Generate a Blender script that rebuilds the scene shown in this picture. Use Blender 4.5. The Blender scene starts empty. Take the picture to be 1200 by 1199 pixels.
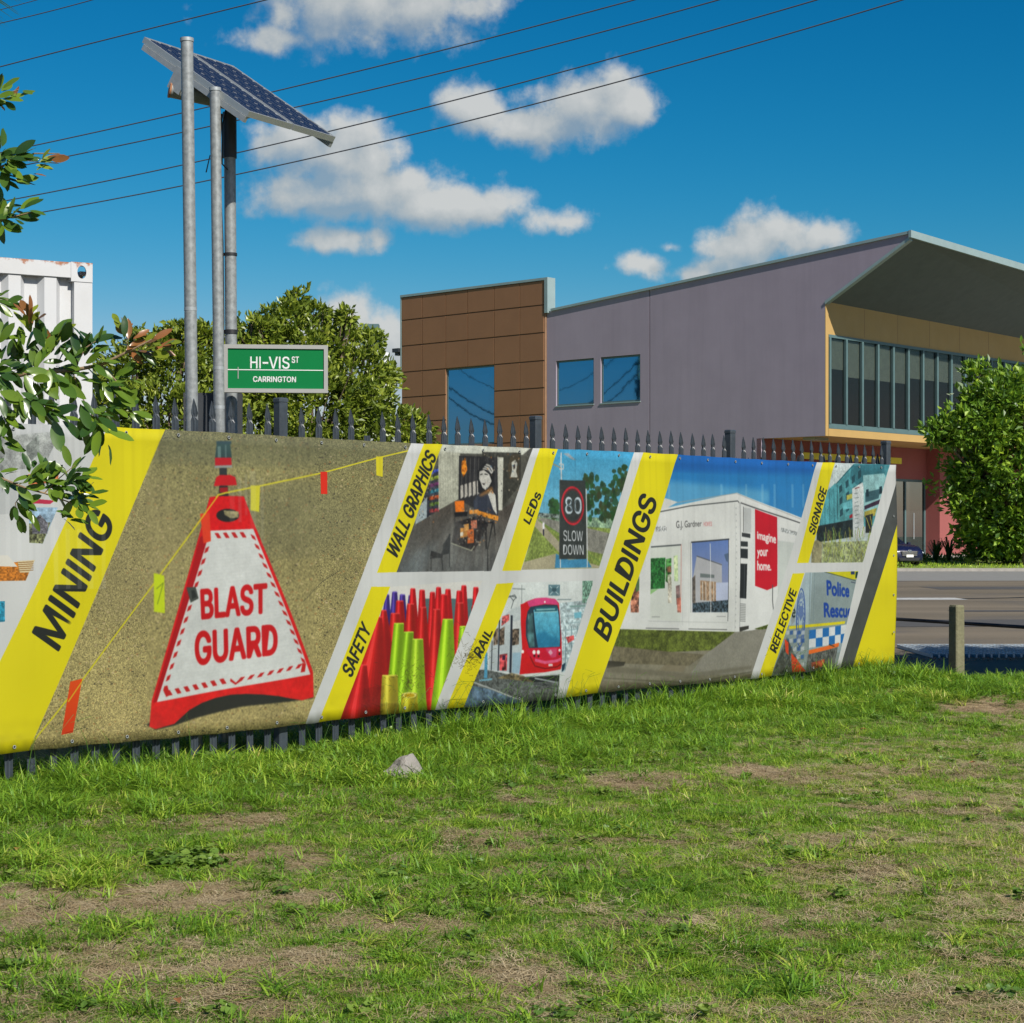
import bpy, bmesh, math, random
import numpy as np
from mathutils import Vector, Matrix

# ------------------------------------------------------------------ camera, world, sun, exposure
C = bpy.context.scene.collection
SC = bpy.context.scene
F = 2200.0 / 1200.0            # focal length over frame width
EYE = 1.6
cam_d = bpy.data.cameras.new("camera"); cam = bpy.data.objects.new("camera", cam_d); C.objects.link(cam)
cam_d.sensor_width = 36; cam_d.lens = 36 * F; cam_d.shift_y = 28.5 / 1200
cam_d.clip_start = 0.1; cam_d.clip_end = 6000
cam.location = (0, 0, EYE); cam.rotation_euler = (math.radians(90), 0, 0)
SC.camera = cam
SUN_EL = math.radians(41); SH = (0.575, -0.818)
SC.view_settings.view_transform = 'Standard'
try: SC.view_settings.look = 'None'
except Exception: pass
SC.view_settings.gamma = 1; SC.view_settings.use_curve_mapping = False
SC.view_settings.exposure = 0.60
sun_d = bpy.data.lights.new("sun", 'SUN'); sun = bpy.data.objects.new("sun", sun_d); C.objects.link(sun)
sun_d.energy = 4.0; sun_d.angle = math.radians(0.53); sun_d.color = (1, .95, .86)
sv = Vector((SH[0]*math.cos(SUN_EL), SH[1]*math.cos(SUN_EL), math.sin(SUN_EL)))
sun.rotation_euler = sv.to_track_quat('Z', 'Y').to_euler(); sun.location = sv * 60
SC.cycles.max_bounces = 8; SC.cycles.transparent_max_bounces = 6
SC.cycles.use_denoising = True

class NT:
    """small helper for node trees"""
    def __init__(s, nt): s.nt = nt; s.n = nt.nodes; s.l = nt.links
    def new(s, t, **kw):
        n = s.n.new(t)
        for k, v in kw.items(): setattr(n, k, v)
        return n
    def put(s, sock, v):
        if hasattr(v, 'is_output'): s.l.new(v, sock)
        elif v is not None: sock.default_value = v
    def math(s, op, a, b=None, c=None, clamp=False):
        n = s.new('ShaderNodeMath', operation=op); n.use_clamp = clamp
        s.put(n.inputs[0], a)
        if b is not None: s.put(n.inputs[1], b)
        if c is not None: s.put(n.inputs[2], c)
        return n.outputs[0]
    def vmath(s, op, a, b=None):
        n = s.new('ShaderNodeVectorMath', operation=op); s.put(n.inputs[0], a)
        if b is not None: s.put(n.inputs[1], b)
        return n.outputs['Value'] if op in ('LENGTH', 'DOT_PRODUCT', 'DISTANCE') else n.outputs[0]
    def noise(s, vec, scale, detail=4, rough=.55, dist=0, col=False):
        n = s.new('ShaderNodeTexNoise'); s.put(n.inputs['Vector'], vec); n.inputs['Scale'].default_value = scale
        n.inputs['Detail'].default_value = detail; n.inputs['Roughness'].default_value = rough; n.inputs['Distortion'].default_value = dist
        return n.outputs['Color' if col else 0]
    def ramp(s, fac, stops, interp='LINEAR'):
        n = s.new('ShaderNodeValToRGB'); s.put(n.inputs[0], fac); cr = n.color_ramp; cr.interpolation = interp
        while len(cr.elements) < len(stops): cr.elements.new(.5)
        for e, (p, c) in zip(cr.elements, stops):
            e.position = p; e.color = tuple(c) + (1,) if len(c) == 3 else c
        return n.outputs[0]
    def mr(s, v, a, b, c=0, d=1, smooth=False):
        n = s.new('ShaderNodeMapRange'); n.clamp = True
        if smooth: n.interpolation_type = 'SMOOTHSTEP'
        s.put(n.inputs[0], v)
        for i, x in enumerate((a, b, c, d)): s.put(n.inputs[i+1], x)
        return n.outputs[0]
    def mix(s, f, a, b, blend='MIX'):
        n = s.new('ShaderNodeMix', data_type='RGBA', blend_type=blend)
        s.put(n.inputs[0], f)
        for k, v in ((6, a), (7, b)):
            if isinstance(v, tuple) and len(v) == 3: v = v + (1,)
            s.put(n.inputs[k], v)
        return n.outputs[2]

# ---- sky
W = bpy.data.worlds.new("World"); SC.world = W; W.use_nodes = True
t = NT(W.node_tree); t.n.clear()
sky = t.new('ShaderNodeTexSky', sky_type='NISHITA'); sky.sun_disc = False
sky.sun_elevation = SUN_EL; sky.sun_rotation = math.atan2(SH[0], SH[1]); sky.air_density = 1.0; sky.dust_density = .6; sky.ozone_density = 2.5
skyc = t.new('ShaderNodeHueSaturation'); skyc.inputs['Saturation'].default_value = 1.28; skyc.inputs['Value'].default_value = 1.0; skyc.inputs['Hue'].default_value = .49
t.l.new(sky.outputs[0], skyc.inputs['Color'])
skyc2 = t.mix(1.0, skyc.outputs[0], (.62, 1.02, 1.0), 'MULTIPLY')
ss = t.new('ShaderNodeSeparateColor'); t.l.new(skyc2, ss.inputs[0]); sc_ = t.new('ShaderNodeCombineColor')
for i_, (a_, p_) in enumerate(((19.0, 3.2), (.575, 1.35), (.60, 1.22))):
    w_ = t.math('MULTIPLY', t.math('POWER', t.math('MULTIPLY', ss.outputs[i_], .1), p_), 10*a_)
    t.put(sc_.inputs[i_], t.math('MINIMUM', w_, t.math('MULTIPLY', ss.outputs[i_], 1.0)))
skycol = sc_.outputs[0]
tc = t.new('ShaderNodeTexCoord')
dirv = tc.outputs['Generated']
# cumulus field: soft ellipsoids on the sky dome (azimuth tangent / elevation tangent as seen from the town), broken up by noise
g = bpy.data.node_groups.new("cumulus", 'ShaderNodeTree')
g.interface.new_socket("Dir", in_out='INPUT', socket_type='NodeSocketVector')
g.interface.new_socket("Field", in_out='OUTPUT', socket_type='NodeSocketFloat')
q = NT(g); gi = q.new('NodeGroupInput'); go = q.new('NodeGroupOutput')
sep = q.new('ShaderNodeSeparateXYZ'); q.l.new(gi.outputs[0], sep.inputs[0])
yy = q.math('MAXIMUM', sep.outputs[1], .05)
px = q.math('DIVIDE', sep.outputs[0], yy); pz = q.math('DIVIDE', sep.outputs[2], yy)
cmb = q.new('ShaderNodeCombineXYZ'); q.l.new(px, cmb.inputs[0]); q.l.new(pz, cmb.inputs[1])
P = cmb.outputs[0]
clouds = [(438,2,132,58),(372,22,72,44),(500,8,85,48),(330,45,60,18),
          (560,128,58,38),(692,122,68,38),(628,148,80,26),(735,125,50,26),
          (400,185,90,52),(425,222,120,40),(520,240,84,28),(352,168,58,34),(568,240,40,12),
          (660,261,48,14),(403,280,48,17),(752,308,34,17),(785,290,18,9),
          (925,272,46,32),(885,292,66,32),(960,278,38,24),(868,318,60,22),(830,322,60,12),
          (412,372,44,34),(430,404,66,46),(360,392,55,26),(470,420,40,50)]
fld = None
for (u, v, a, b) in clouds:
    c = ((u-600)/2200, (628-v)/2200, 0); wgt = 1.45 if (b > 27 and 150 < v < 300 and u < 600) or (u == 430) else (1.0 if b > 16 else .72)
    d = q.vmath('SUBTRACT', P, c); d = q.vmath('MULTIPLY', d, (2200/a/1.18, 2200/b/1.18, 0)); L = q.vmath('LENGTH', d)
    f = q.math('MULTIPLY', q.math('SUBTRACT', 1.0, L), wgt)
    fld = f if fld is None else q.math('SMOOTH_MAX', fld, f, .18)
# clouds over the rest of the sky, same kind, from the flat cloud deck
dk = q.math('MAXIMUM', q.math('ADD', sep.outputs[2], .12), .04)
cx = q.math('DIVIDE', sep.outputs[0], dk); cy = q.math('DIVIDE', sep.outputs[1], dk)
cc = q.new('ShaderNodeCombineXYZ'); q.l.new(cx, cc.inputs[0]); q.l.new(cy, cc.inputs[1])
n0 = q.mr(q.noise(cc.outputs[0], 1.1, 3), .52, .72, -1.0, .8)
rad = q.vmath('LENGTH', q.vmath('SUBTRACT', P, (0, .14, 0)))
outm = q.mr(rad, .36, .5)
gen = q.math('SUBTRACT', n0, q.math('MULTIPLY', q.math('SUBTRACT', 1.0, outm), 2.5))
fld = q.math('MAXIMUM', fld, gen)
nb = q.noise(gi.outputs[0], 26, 9, .6); nb2 = q.noise(gi.outputs[0], 75, 5, .6)
fld = q.math('ADD', fld, q.math('MULTIPLY', q.math('SUBTRACT', nb, .5), 1.9))
fld = q.math('ADD', fld, q.math('MULTIPLY', q.math('SUBTRACT', nb2, .5), .75))
wv = q.vmath('ADD', gi.outputs[0], q.vmath('MULTIPLY', q.noise(gi.outputs[0], 40, 4, .6, col=True), (.02, .02, .02)))
vo = q.new('ShaderNodeTexVoronoi', feature='SMOOTH_F1'); q.put(vo.inputs['Vector'], wv); vo.inputs['Scale'].default_value = 62; vo.inputs['Smoothness'].default_value = .35
fld = q.math('ADD', fld, q.math('MULTIPLY', q.math('SUBTRACT', .56, vo.outputs['Distance']), .48))
q.l.new(fld, go.inputs[0])
def field(dv):
    n = t.new('ShaderNodeGroup'); n.node_tree = g; t.put(n.inputs[0], dv); return n.outputs[0]
f1 = field(dirv); f2 = field(t.vmath('ADD', dirv, (.007, 0, .012)))
dens = t.mr(f1, -.02, .66, 0, 1, True)
lit = t.math('ADD', t.math('MULTIPLY', t.math('SUBTRACT', f1, f2), .9), t.math('MULTIPLY', t.math('SUBTRACT', t.noise(dirv, 14, 5), .5), .7))
lit = t.math('SUBTRACT', lit, t.math('MULTIPLY', t.mr(f1, .5, 1.5), .25))
ccol = t.ramp(t.mr(lit, -.5, .62), [(0, (.45, .52, .57)), (.5, (.61, .66, .68)), (1, (.82, .835, .82))])
cs = t.new('ShaderNodeVectorMath', operation='SCALE'); t.put(cs.inputs[0], ccol); cs.inputs['Scale'].default_value = 5.0
CLOUD_K = cs
skymix = t.mix(t.math('MULTIPLY', dens, t.mr(lit, -.5, .12, .66, .94)), skycol, cs.outputs[0])
bg = t.new('ShaderNodeBackground'); t.put(bg.inputs[0], skymix); bg.inputs[1].default_value = .10
wo = t.new('ShaderNodeOutputWorld'); t.l.new(bg.outputs[0], wo.inputs[0])

rnd = random.Random(7); nr = np.random.RandomState(5)
# ------------------------------------------------------------------ frames of reference
P0 = Vector((-3.12, 11.45, 0)); E = Vector((.6734, .7395, 0)).normalized(); Wd = Vector((-E.y, E.x, 0))   # fence line; into the yard
ANG = math.atan2(E.y, E.x)
def at(u, v, d): return Vector(((u-600)/2200*d, d, EYE + (628-v)/2200*d))

# ------------------------------------------------------------------ mesh builder
class MB:
    def __init__(s): s.v = []; s.f = []; s.m = []; s.sm = []
    def add(s, vs, fs, mi=0, smooth=False):
        o = len(s.v); s.v += [tuple(x) for x in vs]; s.f += [tuple(i+o for i in f) for f in fs]; s.m += [mi]*len(fs); s.sm += [smooth]*len(fs); return s
    def box(s, lo, hi, mi=0, mat=None):
        x0,y0,z0 = lo; x1,y1,z1 = hi
        vs = [(x0,y0,z0),(x1,y0,z0),(x1,y1,z0),(x0,y1,z0),(x0,y0,z1),(x1,y0,z1),(x1,y1,z1),(x0,y1,z1)]
        if mat: vs = [mat @ Vector(v) for v in vs]
        return s.add(vs, [(0,3,2,1),(4,5,6,7),(0,1,5,4),(1,2,6,5),(2,3,7,6),(3,0,4,7)], mi)
    def prism(s, pts, axis, a, b, mi=0):
        """extrude a 2-D outline along an axis ('x': pts are (y,z); 'y': (x,z); 'z': (x,y))"""
        def P(p, h): return (h,p[0],p[1]) if axis=='x' else ((p[0],h,p[1]) if axis=='y' else (p[0],p[1],h))
        n = len(pts); vs = [P(p,a) for p in pts]+[P(p,b) for p in pts]
        fs = [tuple(range(n)), tuple(range(2*n-1,n-1,-1))]+[(i,i+n,(i+1)%n+n,(i+1)%n) for i in range(n)]
        return s.add(vs, fs, mi)
    def tube(s, pts, rad, n=10, mi=0, caps=True, smooth=True):
        pts = [Vector(p) for p in pts]
        if not hasattr(rad, '__len__'): rad = [rad]*len(pts)
        vs = []; up = None
        for i, p in enumerate(pts):
            d = (pts[min(i+1,len(pts)-1)]-pts[max(i-1,0)]).normalized()
            if up is None: up = Vector((0,0,1)) if abs(d.z) < .9 else Vector((1,0,0))
            a = d.cross(up).normalized(); b = d.cross(a).normalized(); up = -b if False else up
            for k in range(n):
                th = 2*math.pi*k/n; vs.append(p+(a*math.cos(th)+b*math.sin(th))*rad[i])
        fs = []
        for i in range(len(pts)-1):
            for k in range(n):
                fs.append((i*n+k,i*n+(k+1)%n,(i+1)*n+(k+1)%n,(i+1)*n+k))
        s.add(vs, fs, mi, smooth)
        if caps: 
            m = len(pts)-1
            s.add([vs[k] for k in range(n)]+[vs[m*n+k] for k in range(n)], [tuple(range(n-1,-1,-1)), tuple(range(n,2*n))], mi)
        return s
    def mesh(s, name, mats):
        me = bpy.data.meshes.new(name); me.from_pydata(s.v, [], s.f)
        for m in (mats if isinstance(mats, (list, tuple)) else [mats]): me.materials.append(m)
        me.polygons.foreach_set('material_index', s.m); me.polygons.foreach_set('use_smooth', s.sm)
        bm = bmesh.new(); bm.from_mesh(me); bmesh.ops.recalc_face_normals(bm, faces=bm.faces); bm.to_mesh(me); bm.free()
        me.update(); return me
    def build(s, name, mats, parent=None, **kw): return link(name, s.mesh(name, mats), parent, **kw)
def link(name, me, parent=None, loc=None, rot=None, scale=None, **kw):
    o = bpy.data.objects.new(name, me); C.objects.link(o)
    if parent: o.parent = parent
    if loc is not None: o.location = loc
    if rot is not None: o.rotation_euler = rot
    if scale is not None: o.scale = scale
    for k, v in kw.items():
        if v: o[k] = v
    return o
def thing(name, label, category, loc=(0,0,0), rz=0, group=None):
    o = link(name, None, loc=loc, rot=(0,0,rz), label=label, category=category, group=group); o.empty_display_size = .2; return o
def npmesh(name, V, Fc, mat, smooth=False, attrs=None):
    V = np.asarray(V, dtype=np.float32); Fc = np.asarray(Fc, dtype=np.int32)
    me = bpy.data.meshes.new(name); k = Fc.shape[1]
    me.vertices.add(len(V)); me.vertices.foreach_set('co', V.ravel())
    me.loops.add(Fc.size); me.loops.foreach_set('vertex_index', Fc.ravel())
    me.polygons.add(len(Fc)); me.polygons.foreach_set('loop_start', np.arange(0, Fc.size, k, dtype=np.int32))
    me.polygons.foreach_set('loop_total', np.full(len(Fc), k, dtype=np.int32))
    me.polygons.foreach_set('use_smooth', np.full(len(Fc), smooth, dtype=bool))
    for a, (dom, arr) in (attrs or {}).items():
        at_ = me.attributes.new(a, 'FLOAT', dom); at_.data.foreach_set('value', np.asarray(arr, dtype=np.float32).ravel())
    me.update(calc_edges=True); me.validate()
    if mat: me.materials.append(mat)
    return me

# ------------------------------------------------------------------ materials
def srgb(r, g, b, k=1.0):
    return tuple(((c/255)/12.92 if c/255 <= .04045 else ((c/255+.055)/1.055)**2.4)*k for c in (r, g, b))
def mat(name, col, rough=.6, metal=0, var=.12, scale=3, bump=0, bscale=40, spec=.5, streak=0, extra=None):
    m = bpy.data.materials.new(name); m.use_nodes = True; t = NT(m.node_tree); b = t.n['Principled BSDF']
    tc = t.new('ShaderNodeTexCoord'); v = tc.outputs['Object']
    n1 = t.noise(v, scale, 6, .6)
    c = t.mix(t.mr(n1, .3, .7), tuple(x*(1-var) for x in col), tuple(min(1, x*(1+var)) for x in col))
    if streak:
        mp = t.new('ShaderNodeMapping'); t.l.new(v, mp.inputs[0]); mp.inputs['Scale'].default_value = (1.1, 1.1, .05)
        c = t.mix(t.math('MULTIPLY', t.mr(t.noise(mp.outputs[0], 2.2, 7, .65), .45, .75), streak), c, tuple(x*.62 for x in col))
    if extra: c = extra(t, v, c)
    t.put(b.inputs['Base Color'], c)
    t.put(b.inputs['Roughness'], t.mr(t.noise(v, scale*2.3, 4), .3, .7, rough-.07, rough+.07))
    b.inputs['Metallic'].default_value = metal; b.inputs['Specular IOR Level'].default_value = spec
    if bump:
        bp = t.new('ShaderNodeBump'); bp.inputs['Strength'].default_value = bump; bp.inputs['Distance'].default_value = .02
        t.put(bp.inputs['Height'], t.noise(v, bscale, 5)); t.l.new(bp.outputs[0], b.inputs['Normal'])
    return m
def rust_top(t, v, c):
    s = t.new('ShaderNodeSeparateXYZ'); t.l.new(v, s.inputs[0])
    n = t.noise(v, 9, 6, .7); e = t.math('ADD', t.mr(s.outputs[2], 2.80, 2.9), t.math('MULTIPLY', t.math('SUBTRACT', n, .5), 2.6))
    c = t.mix(t.mr(e, .75, 1.05), c, (.30, .10, .035)); c = t.mix(t.mr(t.noise(v, 1.1, 6, .7), .45, .8, 0, .35), c, (.36, .33, .28))
    return t.mix(t.mr(t.noise(v, 2.2, 8, .75), .66, .72), c, (.42, .34, .27))
M = {}
M['fence'] = mat('powder_coated_steel', (.040, .050, .062), .42, var=.22, scale=14, bump=.05, spec=.5)
M['galv'] = mat('galvanised_steel', (0.243, 0.259, 0.259), .45, metal=.2, var=.28, scale=26, spec=.5)
M['galv2'] = mat('galvanised_bracket', (0.329, 0.353, 0.361), .45, metal=.3, var=.12, scale=20)
M['dark'] = mat('black_plastic', (.015, .016, .018), .5)
M['cab'] = mat('cabinet_paint', (.03, .034, .04), .5, var=.2)
M['contain'] = mat('container_paint', (0.496, 0.504, 0.512), .5, var=.04, scale=2, extra=rust_top)
M['castrust'] = mat('casting_rust', (.30, .13, .06), .8, var=.5, scale=22, bump=.3)
M['purple'] = mat('mauve_render', (0.312, 0.263, 0.32), .85, var=.05, scale=.5, bump=.12, bscale=9, streak=.2, spec=.2)
M['brown'] = mat('brown_panel', (0.259, 0.129, 0.0667), .7, var=.05, scale=.7, bump=.06, bscale=12, streak=.12, spec=.3)
M['brownb'] = mat('brown_joint', (0.11, 0.0605, 0.033), .8)
M['brownl'] = mat('brown_joint_face', (0.259, 0.151, 0.0864), .8)
M['trim'] = mat('pale_green_metal_trim', (0.253, 0.333, 0.333), .4, var=.06, scale=1.5, metal=.1)
M['mull'] = mat('teal_mullion', (0.085, 0.145, 0.15), .4, var=.08)
M['gold'] = mat('ochre_cladding', (0.439, 0.282, 0.098), .6, var=.05, scale=.6, streak=.1)
M['red'] = mat('red_render', (0.28, 0.08, 0.0734), .8, var=.07, scale=.6, streak=.12)
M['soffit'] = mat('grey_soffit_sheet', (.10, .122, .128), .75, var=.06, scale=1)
M['roof'] = mat('roof_sheet', (.4, .43, .43), .4, metal=.3)
M['yellow'] = mat('yellow_paint', (.72, .62, .03), .5)
M['wood'] = mat('weathered_timber', (0.173, 0.165, 0.0941), .85, var=.25, scale=9, bump=.5, bscale=30, streak=.7)
M['rock'] = mat('pale_rock', (0.24, 0.222, 0.198), .9, var=.22, scale=16, bump=.9, bscale=30)
M['steelblue'] = mat('steel_grating', (.33, .38, .42), .5, metal=.3, var=.15)
M['cable'] = mat('cable_sheath', (.05, .055, .065), .7)
M['signgreen'] = mat('sign_green', (0, 0.149, 0.0392), .65, spec=.15, var=.05)
M['signgrey'] = mat('sign_frame_grey', (0.314, 0.314, 0.298), .5, metal=.1, var=.06)
M['white'] = mat('white_paint', (0.663, 0.68, 0.663), .45, var=.04)
M['frame'] = mat('anodised_frame', (0.36, 0.384, 0.384), .35, metal=.4, var=.08)
M['cell'] = mat('solar_cell', (.005, .011, .032), .38, var=.2, spec=.7)
M['backsheet'] = mat('panel_backsheet', (0.341, 0.363, 0.374), .4)
M['under'] = mat('panel_underside', (0.216, 0.228, 0.216), .6)
M['bark'] = mat('bark', (.17, .125, .085), .9, var=.4, scale=18, bump=.8, bscale=50)
M['twig'] = mat('twig_bark', (.22, .15, .085), .8, var=.3, scale=30, bump=.3)
M['carblue'] = mat('car_paint_blue', (.006, .009, .04), .25, var=.05, spec=.6)
M['tyre'] = mat('tyre_rubber', (.02, .02, .02), .8)
M['chrome'] = mat('chrome', (.7, .72, .74), .2, metal=.9)
M['plate'] = mat('plate_white', (.8, .8, .76), .5)
M['lampglass'] = mat('headlamp_lens', (.55, .6, .65), .12, spec=.8)
M['interior'] = mat('dark_room_wall', (.05, .05, .05), .8)
M['joint'] = mat('dark_joint', (.06, .055, .065), .9)
M['rim'] = mat('alloy_rim', (.5, .5, .52), .35, metal=.6)
def glass(name, tint, rough=.03, alpha=.25, ior=1.9, coat=.6, tt=.45, stint=(1, 1, 1, 1)):
    m = bpy.data.materials.new(name); m.use_nodes = True; t = NT(m.node_tree); b = t.n['Principled BSDF']; out = t.n['Material Output']
    b.inputs['Base Color'].default_value = tint + (1,); b.inputs['Roughness'].default_value = rough; b.inputs['Specular IOR Level'].default_value = 1.0; b.inputs['IOR'].default_value = ior; b.inputs['Specular Tint'].default_value = stint
    b.inputs['Coat Weight'].default_value = coat; b.inputs['Coat Roughness'].default_value = .02
    tr = t.new('ShaderNodeBsdfTransparent'); tr.inputs[0].default_value = (tt, tt*1.08, tt*1.1, 1)
    mx = t.new('ShaderNodeMixShader'); mx.inputs[0].default_value = 1-alpha
    t.l.new(tr.outputs[0], mx.inputs[1]); t.l.new(b.outputs[0], mx.inputs[2]); t.l.new(mx.outputs[0], out.inputs[0])
    tcn = t.new('ShaderNodeTexCoord'); bp = t.new('ShaderNodeBump'); bp.inputs['Strength'].default_value = .02; bp.inputs['Distance'].default_value = .1
    t.put(bp.inputs['Height'], t.noise(tcn.outputs['Object'], .8, 2)); t.l.new(bp.outputs[0], b.inputs['Normal'])
    return m
M['glass'] = glass('tinted_window_glass', (.001, .018, .06), alpha=.03, ior=3.0, coat=.0, stint=(.2, .62, 1.0, 1))
M['glass2'] = glass('clear_shop_glass', (.02, .025, .025), alpha=.74, ior=1.6, coat=.0, tt=.75)
def leafmat(name, stops, rough=.38, trans=.25, tcol=(.25, .42, .03), inst=False, spec=.5):
    m = bpy.data.materials.new(name); m.use_nodes = True; t = NT(m.node_tree); b = t.n['Principled BSDF']; out = t.n['Material Output']
    a = t.new('ShaderNodeAttribute', attribute_name='tint'); fac = a.outputs['Fac']
    if inst:
        a2 = t.new('ShaderNodeAttribute', attribute_name='hue'); a2.attribute_type = 'INSTANCER'
        fac = t.math('ADD', t.math('MULTIPLY', fac, .35), t.math('MULTIPLY', a2.outputs['Fac'], .75), clamp=True)
    c = t.ramp(fac, stops); t.put(b.inputs['Base Color'], c); b.inputs['Roughness'].default_value = rough; b.inputs['Specular IOR Level'].default_value = spec
    tr = t.new('ShaderNodeBsdfTranslucent'); t.put(tr.inputs[0], t.mix(.5, c, tcol))
    mx = t.new('ShaderNodeMixShader'); mx.inputs[0].default_value = trans
    t.l.new(b.outputs[0], mx.inputs[1]); t.l.new(tr.outputs[0], mx.inputs[2]); t.l.new(mx.outputs[0], out.inputs[0]); return m
M['leaf_tree'] = leafmat('tree_leaf', [(0, (.05, .085, .012)), (.5, (.165, .22, .022)), (.85, (.32, .37, .04)), (1, (.44, .44, .08))])
M['leaf_far'] = leafmat('dense_tree_leaf', [(0, (.022, .065, .010)), (.5, (.12, .235, .015)), (1, (.42, .55, .04))], rough=.45)
M['leaf_near'] = leafmat('glossy_leaf', [(0, (.026, .066, .014)), (.3, (.065, .13, .018)), (.6, (.14, .22, .02)), (.86, (.20, .24, .025)), (.9, (.20, .085, .025)), (1, (.26, .10, .035))], rough=.27, trans=.22)
M['grass'] = leafmat('grass_blade', [(0, (.045, .12, .012)), (.3, (.155, .31, .022)), (.6, (.33, .46, .04)), (.82, (.53, .48, .13)), (1, (.62, .51, .28))], rough=.5, trans=.35, tcol=(.35, .5, .05), inst=True, spec=.35)
M['straw'] = leafmat('dry_straw', [(0, (.25, .18, .09)), (.5, (.38, .29, .16)), (1, (.50, .42, .27))], rough=.7, trans=.1, tcol=(.5, .4, .2), inst=True, spec=.2)
M['weed'] = leafmat('weed_leaf', [(0, (.06, .13, .022)), (.6, (.13, .22, .03)), (1, (.22, .30, .05))], rough=.45, trans=.25, inst=True)

# ------------------------------------------------------------------ banner print: drawn into a generated image, metre by metre
L0, L1, Z0, Z1 = -1.75, 10.50, .22, 2.36
PPM = 330
TW, TH = int((L1-L0)*PPM), int((Z1-Z0)*PPM)
IMG = np.zeros((TH, TW, 3), dtype=np.float32)
def tex(p):
    """photo point -> place on the banner (metres along the fence and up) -> texel"""
    p = np.asarray(p, dtype=np.float64).reshape(-1, 2)
    H = 390-.1497*p[:,0]; d = 4466/H; L = 6042.5/H-15.49; z = EYE+(628-p[:,1])/2200*d
    return np.stack([(L-L0)*PPM, (Z1-z)*PPM], 1)
def zf(ox, oy, s): return lambda *pts: [(ox+x/s, oy+y/s) for x, y in pts]
Z3 = zf(0,480,2.725); Zb = zf(150,500,3.239); Z4 = zf(350,480,2.997); Z5 = zf(600,500,3.427); Z6 = zf(850,500,3.426)
Zr = zf(550,660,7.053); Zw = zf(470,500,5.714); Zs = zf(360,670,5.714); Zg = zf(725,560,5.4545); Zp = zf(900,530,4.44); Zl = zf(0,480,3.746)
def mask_of(polys, ss=2):
    """antialiased even-odd mask of polygons in texel coordinates: (mask, x0, y0)"""
    A = np.concatenate(polys); x0 = max(int(A[:,0].min())-1, 0); y0 = max(int(A[:,1].min())-1, 0)
    x1 = min(int(A[:,0].max())+2, TW); y1 = min(int(A[:,1].max())+2, TH)
    if x1 <= x0 or y1 <= y0: return None
    xs = x0+(np.arange((x1-x0)*ss)+.5)/ss; ys = y0+(np.arange((y1-y0)*ss)+.5)/ss
    acc = np.zeros((len(ys), len(xs)), dtype=bool)
    for p in polys:
        c0, c1 = np.searchsorted(xs, p[:,0].min()), np.searchsorted(xs, p[:,0].max())+1
        R0, R1 = np.searchsorted(ys, p[:,1].min()), np.searchsorted(ys, p[:,1].max())+1
        xs_ = xs[c0:c1]; ins = np.zeros((max(min(R1, len(ys))-R0, 0), len(xs_)), dtype=bool)
        for i in range(len(p)):
            ax, ay = p[i]; bx, by = p[(i+1)%len(p)]
            if ay == by: continue
            lo, hi = (ay, by) if ay < by else (by, ay)
            r0, r1 = np.searchsorted(ys, lo), np.searchsorted(ys, hi)
            if r1 <= r0: continue
            xc = ax+(ys[r0:r1]-ay)*(bx-ax)/(by-ay)
            ins[r0-R0:r1-R0] ^= xs_[None, :] < xc[:, None]
        acc[R0:R0+ins.shape[0], c0:c0+ins.shape[1]] |= ins
    m = acc.reshape(y1-y0, ss, x1-x0, ss).mean((1, 3)).astype(np.float32)
    return m, x0, y0
CLIP = None
def blurm(m, r):
    for _ in range(2):
        for ax in (0, 1):
            c = np.cumsum(np.pad(m, [(r+1, r) if a == ax else (0, 0) for a in (0, 1)], mode='edge'), axis=ax)
            m = (np.take(c, range(2*r+1, c.shape[ax]), ax)-np.take(c, range(0, c.shape[ax]-2*r-1), ax))/(2*r+1)
    return m
def blend(m, x0, y0, col, alpha=1.0):
    h, w = m.shape; reg = IMG[y0:y0+h, x0:x0+w]
    a = m*alpha
    if CLIP is not None: a = a*CLIP[y0:y0+h, x0:x0+w]
    a = a[..., None]; reg[:] = reg*(1-a)+np.asarray(col, dtype=np.float32)*a
def vnoise(h, w, cell, seed=0):
    r = np.random.RandomState(seed); gy, gx = int(h/cell)+3, int(w/cell)+3
    g = r.rand(gy, gx).astype(np.float32); y = np.arange(h)/cell; x = np.arange(w)/cell
    yi, xi = y.astype(int), x.astype(int); fy = (y-yi)[:, None]; fx = (x-xi)[None]
    fy = fy*fy*(3-2*fy); fx = fx*fx*(3-2*fx)
    return (g[yi][:, xi]*(1-fy)*(1-fx)+g[yi+1][:, xi]*fy*(1-fx)+g[yi][:, xi+1]*(1-fy)*fx+g[yi+1][:, xi+1]*fy*fx)
def fill(p, col, alpha=1.0, col2=None, noise=0, cell=6, feather=0, cells=None):
    """col2: colour at the foot of the shape (vertical change in the print); noise: mottling"""
    polys = [tex(p)] if not (isinstance(p, list) and len(p) and isinstance(p[0], list)) else [tex(x) for x in p]
    r = mask_of(polys)
    if r is None: return
    m, x0, y0 = r
    if feather: m = blurm(np.pad(m, feather*2), feather)[feather*2:-feather*2, feather*2:-feather*2]
    h, w = m.shape; c = np.zeros((h, w, 3), dtype=np.float32)+np.array(col, dtype=np.float32)/255
    if col2 is not None:
        k = np.linspace(0, 1, h)[:, None, None]; c = c*(1-k)+np.array(col2, dtype=np.float32)/255*k
    if noise:
        n = sum((vnoise(h, w, cl, 3+i+x0)-.5)*a for i, (cl, a) in enumerate(cells or [(cell, 1), (cell*3, .8), (2, .7)]))
        c = c*(1+noise*n[..., None]*2)
    blend(m, x0, y0, np.clip(c, 0, 1), alpha)
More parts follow.
